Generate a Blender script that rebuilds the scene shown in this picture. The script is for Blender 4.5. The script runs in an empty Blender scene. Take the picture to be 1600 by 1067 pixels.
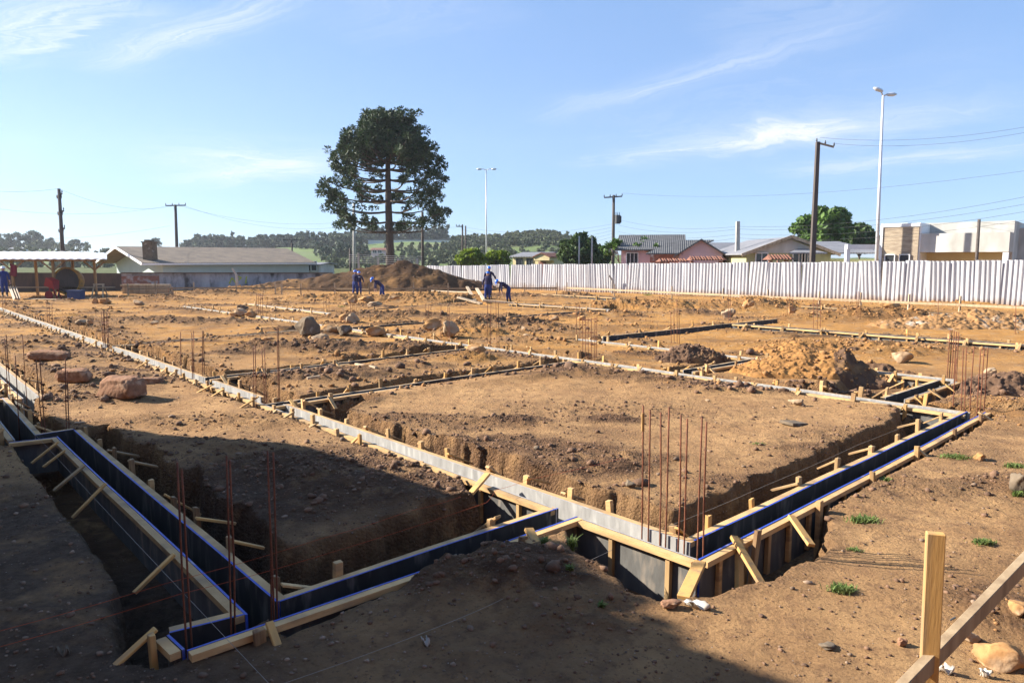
import bpy, bmesh, math, random
import numpy as np
from mathutils import Vector, Matrix

random.seed(7)
R = random.Random(11)
S = bpy.context.scene
COL = S.collection
rad = math.radians

# ------------------------------------------------------------------ camera
F, CX, CY, HZ, CAMH = 1090.0, 800.0, 533.5, 405.0, 2.5
PITCH = math.atan((CY - HZ) / F)
cam_d = bpy.data.cameras.new('camera')
cam = bpy.data.objects.new('camera', cam_d); COL.objects.link(cam)
cam.location = (0, 0, CAMH); cam.rotation_euler = (math.pi / 2 - PITCH, 0, 0)
cam_d.sensor_width = 36; cam_d.lens = 36 * F / 1600
cam_d.clip_start = 0.05; cam_d.clip_end = 6000
S.camera = cam

# ------------------------------------------------------------------ pixels -> place
sp, cp = math.sin(PITCH), math.cos(PITCH)
def ray(x, y):
    a, b = (x - CX) / F, -(y - CY) / F
    return Vector((a, b * sp + cp, b * cp - sp))
def G(x, y, z=0.0):
    d = ray(x, y); t = (z - CAMH) / d.z
    return Vector((0, 0, CAMH)) + d * t
def D(x, y, Y):
    d = ray(x, y); return Vector((0, 0, CAMH)) + d * (Y / d.y)

# ------------------------------------------------------------------ light
SUN_EL, SUN_AZ = rad(28), rad(-78)          # azimuth from +Y, negative = left
SUNV = Vector((math.sin(SUN_AZ) * math.cos(SUN_EL), math.cos(SUN_AZ) * math.cos(SUN_EL), math.sin(SUN_EL)))
sl = bpy.data.lights.new('sun', 'SUN'); sl.energy = 5.0; sl.angle = rad(0.5); sl.color = (1.0, 0.93, 0.82)
so = bpy.data.objects.new('sun', sl); COL.objects.link(so)
so.rotation_euler = SUNV.to_track_quat('Z', 'Y').to_euler(); so.location = (-40, 10, 30)
S.view_settings.view_transform = 'Standard'; S.view_settings.look = 'None'
S.view_settings.exposure = 1.58; S.view_settings.gamma = 1.0
try:
    S.cycles.max_bounces = 6; S.cycles.transparent_max_bounces = 6
    S.cycles.use_denoising = True
except Exception: pass

W = bpy.data.worlds.new('World'); S.world = W; W.use_nodes = True
def world():
    nt = W.node_tree; N = nt.nodes; L = nt.links; N.clear()
    out = N.new('ShaderNodeOutputWorld'); bg = N.new('ShaderNodeBackground')
    sky = N.new('ShaderNodeTexSky'); sky.sky_type = 'NISHITA'; sky.sun_disc = False
    sky.sun_elevation = SUN_EL; sky.sun_rotation = SUN_AZ
    sky.air_density = 1.0; sky.dust_density = 0.25; sky.ozone_density = 3.0; sky.altitude = 1500
    tc = N.new('ShaderNodeTexCoord'); sep = N.new('ShaderNodeSeparateXYZ'); L.new(tc.outputs['Generated'], sep.inputs[0])
    def m(op, a, b=None, c=None, cl=False):
        n = N.new('ShaderNodeMath'); n.operation = op; n.use_clamp = cl
        for i, v in enumerate((a, b, c)):
            if v is None: continue
            if isinstance(v, (int, float)): n.inputs[i].default_value = v
            else: L.new(v, n.inputs[i])
        return n.outputs[0]
    # project the view direction on a high flat cloud layer (cirrus)
    zz = m('ADD', m('MAXIMUM', sep.outputs[2], 0.0), 0.10)
    px = m('DIVIDE', sep.outputs[0], zz); py = m('DIVIDE', sep.outputs[1], zz)
    cmb = N.new('ShaderNodeCombineXYZ'); L.new(px, cmb.inputs[0]); L.new(py, cmb.inputs[1])
    def layer(rot, sx, sy, off, det, rough, lo, hi, dist=0.6):
        mp = N.new('ShaderNodeMapping'); mp.inputs['Rotation'].default_value = (0, 0, rad(rot))
        mp.inputs['Scale'].default_value = (sx, sy, 1); mp.inputs['Location'].default_value = off
        L.new(cmb.outputs[0], mp.inputs[0])
        nz = N.new('ShaderNodeTexNoise'); nz.inputs['Scale'].default_value = 1.0
        nz.inputs['Detail'].default_value = det; nz.inputs['Roughness'].default_value = rough
        nz.inputs['Distortion'].default_value = dist
        L.new(mp.outputs[0], nz.inputs['Vector'])
        mr = N.new('ShaderNodeMapRange'); mr.interpolation_type = 'SMOOTHSTEP'
        mr.inputs[1].default_value = lo; mr.inputs[2].default_value = hi; L.new(nz.outputs[0], mr.inputs[0])
        return mr.outputs[0]
    fine = layer(-20, 1.1, 5.2, (1.3, 2.0, 0), 10, 0.68, 0.40, 0.70, 1.6)
    wisp = layer(-30, 1.6, 2.2, (5.1, 0.7, 2), 6, 0.6, 0.25, 0.75, 1.0)
    def pl(x, y):
        d = ray(x, y).normalized(); z_ = max(d.z, 0) + 0.10; return Vector((d.x / z_, d.y / z_))
    tot = None
    for (ax, ay, bx, by, w, k) in ((130, 118, 500, -30, 24, .85), (-80, 95, 240, -20, 42, .95), (185, 238, 545, 268, 20, .60), (250, 292, 560, 240, 15, .65),
                                   (870, 264, 1640, 158, 15, .70), (1130, 236, 1340, 186, 20, .75), (830, 196, 1450, 5, 20, .45), (1190, 276, 1720, 218, 11, .65), (980, 250, 1700, 120, 50, .28), (1080, 60, 1500, -60, 40, .25), (500, 60, 800, -30, 50, .2)):
        A, B = pl(ax, ay), pl(bx, by); u = (B - A); Ln = u.length; u.normalize(); nn = Vector((-u.y, u.x)); mx_, my_ = (ax + bx) / 2, (ay + by) / 2
        lp = math.hypot(bx - ax, by - ay); q = pl(mx_ - (by - ay) / lp * w, my_ + (bx - ax) / lp * w) - pl(mx_, my_); wd = max(abs(q.dot(nn)), 1e-3)
        dxx, dyy = m('SUBTRACT', px, A.x), m('SUBTRACT', py, A.y)
        tt = m('DIVIDE', m('ADD', m('MULTIPLY', dxx, u.x), m('MULTIPLY', dyy, u.y)), Ln)
        ss = m('ADD', m('DIVIDE', m('ADD', m('MULTIPLY', dxx, nn.x), m('MULTIPLY', dyy, nn.y)), wd), m('MULTIPLY', m('SUBTRACT', wisp, 0.5), 1.1))
        cv = N.new('ShaderNodeCombineXYZ'); L.new(m('MULTIPLY', tt, Ln * 0.9), cv.inputs[0]); L.new(m('MULTIPLY', ss, 1.35), cv.inputs[1]); cv.inputs[2].default_value = ax * .01
        nf_ = N.new('ShaderNodeTexNoise'); nf_.inputs['Scale'].default_value = 1.5; nf_.inputs['Detail'].default_value = 9; nf_.inputs['Roughness'].default_value = .66; nf_.inputs['Distortion'].default_value = .9; L.new(cv.outputs[0], nf_.inputs[0])
        rf_ = N.new('ShaderNodeMapRange'); rf_.inputs[1].default_value = .36; rf_.inputs[2].default_value = .70; rf_.inputs[3].default_value = .16; rf_.inputs[4].default_value = 1.15; L.new(nf_.outputs[0], rf_.inputs[0])
        g_ = m('EXPONENT', m('MULTIPLY', m('MULTIPLY', ss, ss), -1.0))
        e_ = m('MULTIPLY', m('MULTIPLY', m('MULTIPLY', tt, m('SUBTRACT', 1.0, tt)), 4.0, cl=True), k, cl=True)
        v = m('MULTIPLY', m('MULTIPLY', g_, e_), rf_.outputs[0]); tot = v if tot is None else m('ADD', tot, v)
    fac = m('MULTIPLY', tot, m('ADD', m('MULTIPLY', fine, 0.15), 0.85))
    fade = N.new('ShaderNodeMapRange'); fade.inputs[1].default_value = 0.02; fade.inputs[2].default_value = 0.10
    L.new(sep.outputs[2], fade.inputs[0])
    fac = m('MULTIPLY', m('MULTIPLY', fac, fade.outputs[0]), 0.95, cl=True)
    mix = N.new('ShaderNodeMix'); mix.data_type = 'RGBA'
    flat = N.new('ShaderNodeMix'); flat.data_type = 'RGBA'; flat.inputs[0].default_value = 0.58
    L.new(sky.outputs[0], flat.inputs[6]); flat.inputs[7].default_value = (1.35, 2.45, 4.6, 1)       # clear-air blue evened out over the dome
    L.new(fac, mix.inputs[0]); L.new(flat.outputs[2], mix.inputs[6]); mix.inputs[7].default_value = (4.9, 5.1, 5.5, 1)
    L.new(mix.outputs[2], bg.inputs[0]); bg.inputs[1].default_value = 0.071
    L.new(bg.outputs[0], out.inputs[0])
world()

# ------------------------------------------------------------------ noise
def _h(ix, iy, seed):
    h = (ix.astype(np.int64) * 374761393 + iy.astype(np.int64) * 668265263 + seed * 974634777) & 0xffffffff
    h = ((h ^ (h >> 13)) * 1274126177) & 0xffffffff
    h = ((h ^ (h >> 16)) * 2246822519) & 0xffffffff
    return ((h ^ (h >> 15)) & 0xffff) / 65535.0
def vn(x, y, seed=0):
    ix, iy = np.floor(x), np.floor(y); fx, fy = x - ix, y - iy
    fx = fx * fx * (3 - 2 * fx); fy = fy * fy * (3 - 2 * fy)
    a, b = _h(ix, iy, seed), _h(ix + 1, iy, seed); c, d = _h(ix, iy + 1, seed), _h(ix + 1, iy + 1, seed)
    return (a + (b - a) * fx) * (1 - fy) + (c + (d - c) * fx) * fy
def fbm(x, y, sc, octv=3, seed=0):
    r = np.zeros_like(x); amp, tot = 1.0, 0.0
    for o in range(octv):
        r += amp * (vn(x * sc + 17.3 * o, y * sc - 9.1 * o, seed + o) - 0.5) * 2; tot += amp; amp *= 0.5; sc *= 2.03
    return r / tot
def sst(a, b, x):
    t = np.clip((x - a) / (b - a), 0, 1); return t * t * (3 - 2 * t)

# ------------------------------------------------------------------ mesh helpers
class MB:
    def __init__(s): s.v = []; s.f = []; s.m = []
    def add(s, vs, fs, mi=0):
        o = len(s.v); s.v += [tuple(v) for v in vs]
        for f in fs: s.f.append(tuple(i + o for i in f)); s.m.append(mi)
    def box(s, c, d, rot=None, mi=0, taper=1.0):
        hx, hy, hz = d[0] / 2, d[1] / 2, d[2] / 2
        vs = [Vector((sx * hx * (taper if sz > 0 else 1), sy * hy * (taper if sz > 0 else 1), sz * hz)) for sz in (-1, 1) for sx, sy in ((-1, -1), (1, -1), (1, 1), (-1, 1))]
        if rot is not None: vs = [rot @ v for v in vs]
        c = Vector(c); vs = [v + c for v in vs]
        s.add(vs, [(3, 2, 1, 0), (4, 5, 6, 7), (0, 1, 5, 4), (1, 2, 6, 5), (2, 3, 7, 6), (3, 0, 4, 7)], mi)
    def beam(s, a, b, w, h, up=Vector((0, 0, 1)), mi=0, taper=1.0):
        a, b = Vector(a), Vector(b); z = (b - a); L = z.length; z.normalize()
        x = up.cross(z)
        if x.length < 1e-4: x = Vector((1, 0, 0))
        x.normalize(); y = z.cross(x)
        s.box((a + b) / 2, (w, h, L), Matrix((x, y, z)).transposed(), mi, taper)
    def tube(s, pts, rs, n=8, cap=True, mi=0):
        pts = [Vector(p) for p in pts]
        if isinstance(rs, (int, float)): rs = [rs] * len(pts)
        rings = []
        for i, p in enumerate(pts):
            t = (pts[min(i + 1, len(pts) - 1)] - pts[max(i - 1, 0)]).normalized()
            u = Vector((0, 0, 1)).cross(t)
            if u.length < 0.05: u = Vector((1, 0, 0)).cross(t)
            u.normalize(); w = t.cross(u)
            rings.append([p + (u * math.cos(2 * math.pi * k / n) + w * math.sin(2 * math.pi * k / n)) * rs[i] for k in range(n)])
        vs = [v for r in rings for v in r]; fs = []
        for i in range(len(pts) - 1):
            for k in range(n):
                a, b = i * n + k, i * n + (k + 1) % n; fs.append((a, b, b + n, a + n))
        if cap: fs.append(tuple(reversed(range(n)))); fs.append(tuple(range((len(pts) - 1) * n, len(pts) * n)))
        s.add(vs, fs, mi)
    def prism(s, poly, z0, z1, mi=0):
        n = len(poly); vs = [(p[0], p[1], z0) for p in poly] + [(p[0], p[1], z1) for p in poly]
        s.add(vs, [tuple(reversed(range(n))), tuple(range(n, 2 * n))] + [(i, (i + 1) % n, n + (i + 1) % n, n + i) for i in range(n)], mi)
    def mesh(s, name, mats):
        me = bpy.data.meshes.new(name); me.from_pydata(s.v, [], s.f)
        for m in (mats if isinstance(mats, (list, tuple)) else [mats]): me.materials.append(m)
        me.polygons.foreach_set('material_index', s.m); me.update(); return me
    def build(s, name, mats, parent=None, loc=(0, 0, 0), smooth=False, bevel=0):
        me = s.mesh(name, mats)
        if bevel:
            bm = bmesh.new(); bm.from_mesh(me)
            bmesh.ops.bevel(bm, geom=bm.edges[:], offset=bevel, segments=1, affect='EDGES', profile=0.5)
            bm.to_mesh(me); bm.free()
        if smooth: me.polygons.foreach_set('use_smooth', [True] * len(me.polygons))
        return link(name, me, parent, loc)
def link(name, data, parent=None, loc=(0, 0, 0)):
    o = bpy.data.objects.new(name, data); COL.objects.link(o); o.location = loc
    if parent is not None:
        o.parent = parent
        if parent.type == 'EMPTY' or True:
            o.location = Vector(loc) - (parent['wl'] and Vector(parent['wl']) if 'wl' in parent else Vector((0, 0, 0)))
    return o
def npmesh(name, V, Fq, mats, smooth=True, attrs=None, fm=None):
    """V (n,3) float array, Fq (m,k) int array of faces with k corners."""
    me = bpy.data.meshes.new(name); n, (m, k) = len(V), Fq.shape
    me.vertices.add(n); me.vertices.foreach_set('co', np.ascontiguousarray(V, dtype=np.float32).ravel())
    me.loops.add(m * k); me.loops.foreach_set('vertex_index', np.ascontiguousarray(Fq, dtype=np.int32).ravel())
    me.polygons.add(m); me.polygons.foreach_set('loop_start', np.arange(0, m * k, k, dtype=np.int32))
    me.polygons.foreach_set('loop_total', np.full(m, k, dtype=np.int32))
    if smooth: me.polygons.foreach_set('use_smooth', np.ones(m, dtype=bool))
    for mm in (mats if isinstance(mats, (list, tuple)) else [mats]): me.materials.append(mm)
    if fm is not None: me.polygons.foreach_set('material_index', fm.astype(np.int32))
    for an, av in (attrs or {}).items():
        at = me.attributes.new(an, 'FLOAT', 'POINT'); at.data.foreach_set('value', av.astype(np.float32))
    me.update(calc_edges=True); me.validate(); return me
def tag(o, label, cat, group=None, kind=None):
    o['label'] = label; o['category'] = cat
    if group: o['group'] = group
    if kind: o['kind'] = kind
    return o
def thing(name, label, cat, loc, group=None):
    o = bpy.data.objects.new(name, None); COL.objects.link(o); o.location = loc; o.empty_display_size = 0.2
    o['wl'] = tuple(loc)
    return tag(o, label, cat, group)

# ------------------------------------------------------------------ materials
def mat(name, c1, c2=None, scale=4.0, rough=0.85, bump=0.0, bscale=None, stretch=(1, 1, 1), detail=6, spec=0.3, lo=0.35, hi=0.68,
        island=0.0, metal=0.0, c3=None, s3=1.0, lo3=0.55, hi3=0.7, trans=0.0, coord='Object'):
    m = bpy.data.materials.new(name); m.use_nodes = True; nt = m.node_tree; N = nt.nodes; L = nt.links
    b = N['Principled BSDF']; b.inputs['Roughness'].default_value = rough; b.inputs['Metallic'].default_value = metal
    b.inputs['Specular IOR Level'].default_value = spec
    c2 = c2 or tuple(x * 0.75 for x in c1)
    tc = N.new('ShaderNodeTexCoord'); mp = N.new('ShaderNodeMapping'); mp.inputs['Scale'].default_value = stretch
    L.new(tc.outputs[coord], mp.inputs[0])
    nz = N.new('ShaderNodeTexNoise'); nz.inputs['Scale'].default_value = scale; nz.inputs['Detail'].default_value = detail
    nz.inputs['Roughness'].default_value = 0.62; L.new(mp.outputs[0], nz.inputs[0])
    mr = N.new('ShaderNodeMapRange'); mr.inputs[1].default_value = lo; mr.inputs[2].default_value = hi; L.new(nz.outputs[0], mr.inputs[0])
    mx = N.new('ShaderNodeMix'); mx.data_type = 'RGBA'; L.new(mr.outputs[0], mx.inputs[0])
    mx.inputs[6].default_value = (*c1, 1); mx.inputs[7].default_value = (*c2, 1); col = mx.outputs[2]
    if c3:
        n3 = N.new('ShaderNodeTexNoise'); n3.inputs['Scale'].default_value = s3; n3.inputs['Detail'].default_value = 5
        L.new(mp.outputs[0], n3.inputs[0])
        r3 = N.new('ShaderNodeMapRange'); r3.inputs[1].default_value = lo3; r3.inputs[2].default_value = hi3; L.new(n3.outputs[0], r3.inputs[0])
        x3 = N.new('ShaderNodeMix'); x3.data_type = 'RGBA'; L.new(r3.outputs[0], x3.inputs[0]); L.new(col, x3.inputs[6]); x3.inputs[7].default_value = (*c3, 1); col = x3.outputs[2]
    if island:
        g = N.new('ShaderNodeNewGeometry'); hv = N.new('ShaderNodeHueSaturation')
        r = N.new('ShaderNodeMapRange'); r.inputs[3].default_value = 1 - island; r.inputs[4].default_value = 1 + island
        L.new(g.outputs['Random Per Island'], r.inputs[0]); L.new(r.outputs[0], hv.inputs['Value']); L.new(col, hv.inputs['Color']); col = hv.outputs[0]
    L.new(col, b.inputs['Base Color'])
    if bump:
        nb = N.new('ShaderNodeTexNoise'); nb.inputs['Scale'].default_value = bscale or scale * 4; nb.inputs['Detail'].default_value = 6
        L.new(mp.outputs[0], nb.inputs[0])
        bp = N.new('ShaderNodeBump'); bp.inputs['Strength'].default_value = min(bump, 1); bp.inputs['Distance'].default_value = 0.02
        L.new(nb.outputs[0], bp.inputs['Height']); L.new(bp.outputs[0], b.inputs['Normal'])
    if trans:
        t = N.new('ShaderNodeBsdfTranslucent'); L.new(col, t.inputs[0]); ms = N.new('ShaderNodeMixShader'); ms.inputs[0].default_value = trans
        L.new(b.outputs[0], ms.inputs[1]); L.new(t.outputs[0], ms.inputs[2]); L.new(ms.outputs[0], N['Material Output'].inputs[0])
    return m

def ground_mat():
    m = bpy.data.materials.new('earth'); m.use_nodes = True; nt = m.node_tree; N = nt.nodes; L = nt.links
    b = N['Principled BSDF']; b.inputs['Roughness'].default_value = 0.95; b.inputs['Specular IOR Level'].default_value = 0.12
    geo = N.new('ShaderNodeNewGeometry')
    def noise(s, d=7, r=0.65, dist=0.0):
        n = N.new('ShaderNodeTexNoise'); n.inputs['Scale'].default_value = s; n.inputs['Detail'].default_value = d
        n.inputs['Roughness'].default_value = r; n.inputs['Distortion'].default_value = dist; L.new(geo.outputs['Position'], n.inputs[0]); return n.outputs[0]
    def rng(v, a, c, lo=0.0, hi=1.0):
        r = N.new('ShaderNodeMapRange'); r.inputs[1].default_value = a; r.inputs[2].default_value = c
        r.inputs[3].default_value = lo; r.inputs[4].default_value = hi; L.new(v, r.inputs[0]); return r.outputs[0]
    def mix(f, a, c):
        x = N.new('ShaderNodeMix'); x.data_type = 'RGBA'
        L.new(f, x.inputs[0])
        for v, i in ((a, 6), (c, 7)):
            if isinstance(v, tuple): x.inputs[i].default_value = (*v, 1)
            else: L.new(v, x.inputs[i])
        return x.outputs[2]
    def mul(a, c):
        x = N.new('ShaderNodeMath'); x.operation = 'MULTIPLY'; x.use_clamp = True
        L.new(a, x.inputs[0])
        if isinstance(c, float): x.inputs[1].default_value = c
        else: L.new(c, x.inputs[1])
        return x.outputs[0]
    def attr(n):
        a = N.new('ShaderNodeAttribute'); a.attribute_name = n; return a.outputs['Fac']
    tan = mix(rng(noise(0.9), 0.36, 0.64), (0.48, 0.285, 0.130), (0.33, 0.186, 0.086))
    tan = mix(rng(noise(6.0), 0.50, 0.72), tan, (0.21, 0.118, 0.062))
    tan = mix(mul(rng(noise(30.0, 4), 0.56, 0.66), 0.6), tan, (0.13, 0.072, 0.040))
    och = mix(rng(noise(0.5), 0.35, 0.65), (0.47, 0.238, 0.066), (0.32, 0.155, 0.048))
    och = mix(rng(noise(2.6), 0.5, 0.72), och, (0.40, 0.26, 0.135))
    och = mix(mul(rng(noise(8.0, 5), 0.54, 0.68), 0.6), och, (0.19, 0.098, 0.042))
    col = mix(attr('ochre'), tan, och)
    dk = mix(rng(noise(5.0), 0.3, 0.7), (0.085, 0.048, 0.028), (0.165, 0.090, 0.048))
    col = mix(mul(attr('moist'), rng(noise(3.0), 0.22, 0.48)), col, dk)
    gv = mix(rng(noise(9.0), 0.4, 0.62), (0.110, 0.076, 0.054), (0.060, 0.040, 0.028))  # gravel tone, with some of the foreground shade put into the colour
    col = mix(mul(attr('gravel_shade'), rng(noise(1.6), 0.25, 0.5)), col, gv)
    grs = mix(rng(noise(0.25), 0.35, 0.65), (0.060, 0.085, 0.022), (0.10, 0.10, 0.036))
    col = mix(attr('grassy'), col, grs)
    # pale grit, small stones
    vo = N.new('ShaderNodeTexVoronoi'); vo.inputs['Scale'].default_value = 26; L.new(geo.outputs['Position'], vo.inputs[0])
    grit = mul(rng(vo.outputs['Distance'], 0.16, 0.10), rng(noise(11.0, 3), 0.56, 0.64))
    col = mix(mul(grit, 0.75), col, (0.46, 0.40, 0.34))
    L.new(col, b.inputs['Base Color'])
    bp = N.new('ShaderNodeBump'); bp.inputs['Strength'].default_value = 0.9; bp.inputs['Distance'].default_value = 0.085
    ad = N.new('ShaderNodeMath'); ad.operation = 'ADD'; L.new(noise(13, 12, 0.78), ad.inputs[0]); L.new(mul(grit, 0.25), ad.inputs[1])
    vc = N.new('ShaderNodeTexVoronoi'); vc.inputs['Scale'].default_value = 34; L.new(geo.outputs['Position'], vc.inputs[0])
    a2 = N.new('ShaderNodeMath'); a2.operation = 'SUBTRACT'; L.new(ad.outputs[0], a2.inputs[0])
    cr = N.new('ShaderNodeMath'); cr.operation = 'MULTIPLY_ADD'; L.new(attr('moist'), cr.inputs[0]); cr.inputs[1].default_value = .42; cr.inputs[2].default_value = .12
    cm = N.new('ShaderNodeMath'); cm.operation = 'MULTIPLY'; L.new(vc.outputs['Distance'], cm.inputs[0]); L.new(cr.outputs[0], cm.inputs[1]); L.new(cm.outputs[0], a2.inputs[1])
    ad = a2
    L.new(ad.outputs[0], bp.inputs['Height']); L.new(bp.outputs[0], b.inputs['Normal'])
    return m

def wood_mat(name, c1, c2, dirt=(0.25, 0.17, 0.10), rough=0.75, along=(9, 9, 0.9)):
    m = mat(name, c1, c2, scale=2.0, rough=rough, bump=0.08, bscale=9, stretch=along, c3=dirt, s3=1.1, lo3=0.50, hi3=0.72, spec=0.25)
    N = m.node_tree.nodes; L = m.node_tree.links   # each piece of timber a little lighter or darker
    oi = N.new('ShaderNodeObjectInfo'); hv = N.new('ShaderNodeHueSaturation'); mr = N.new('ShaderNodeMapRange')
    mr.inputs[3].default_value = 0.72; mr.inputs[4].default_value = 1.18; L.new(oi.outputs['Random'], mr.inputs[0]); L.new(mr.outputs[0], hv.inputs['Value'])
    b = N['Principled BSDF']; src = b.inputs['Base Color'].links[0].from_socket; L.new(src, hv.inputs['Color']); L.new(hv.outputs[0], b.inputs['Base Color'])
    return m

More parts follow.
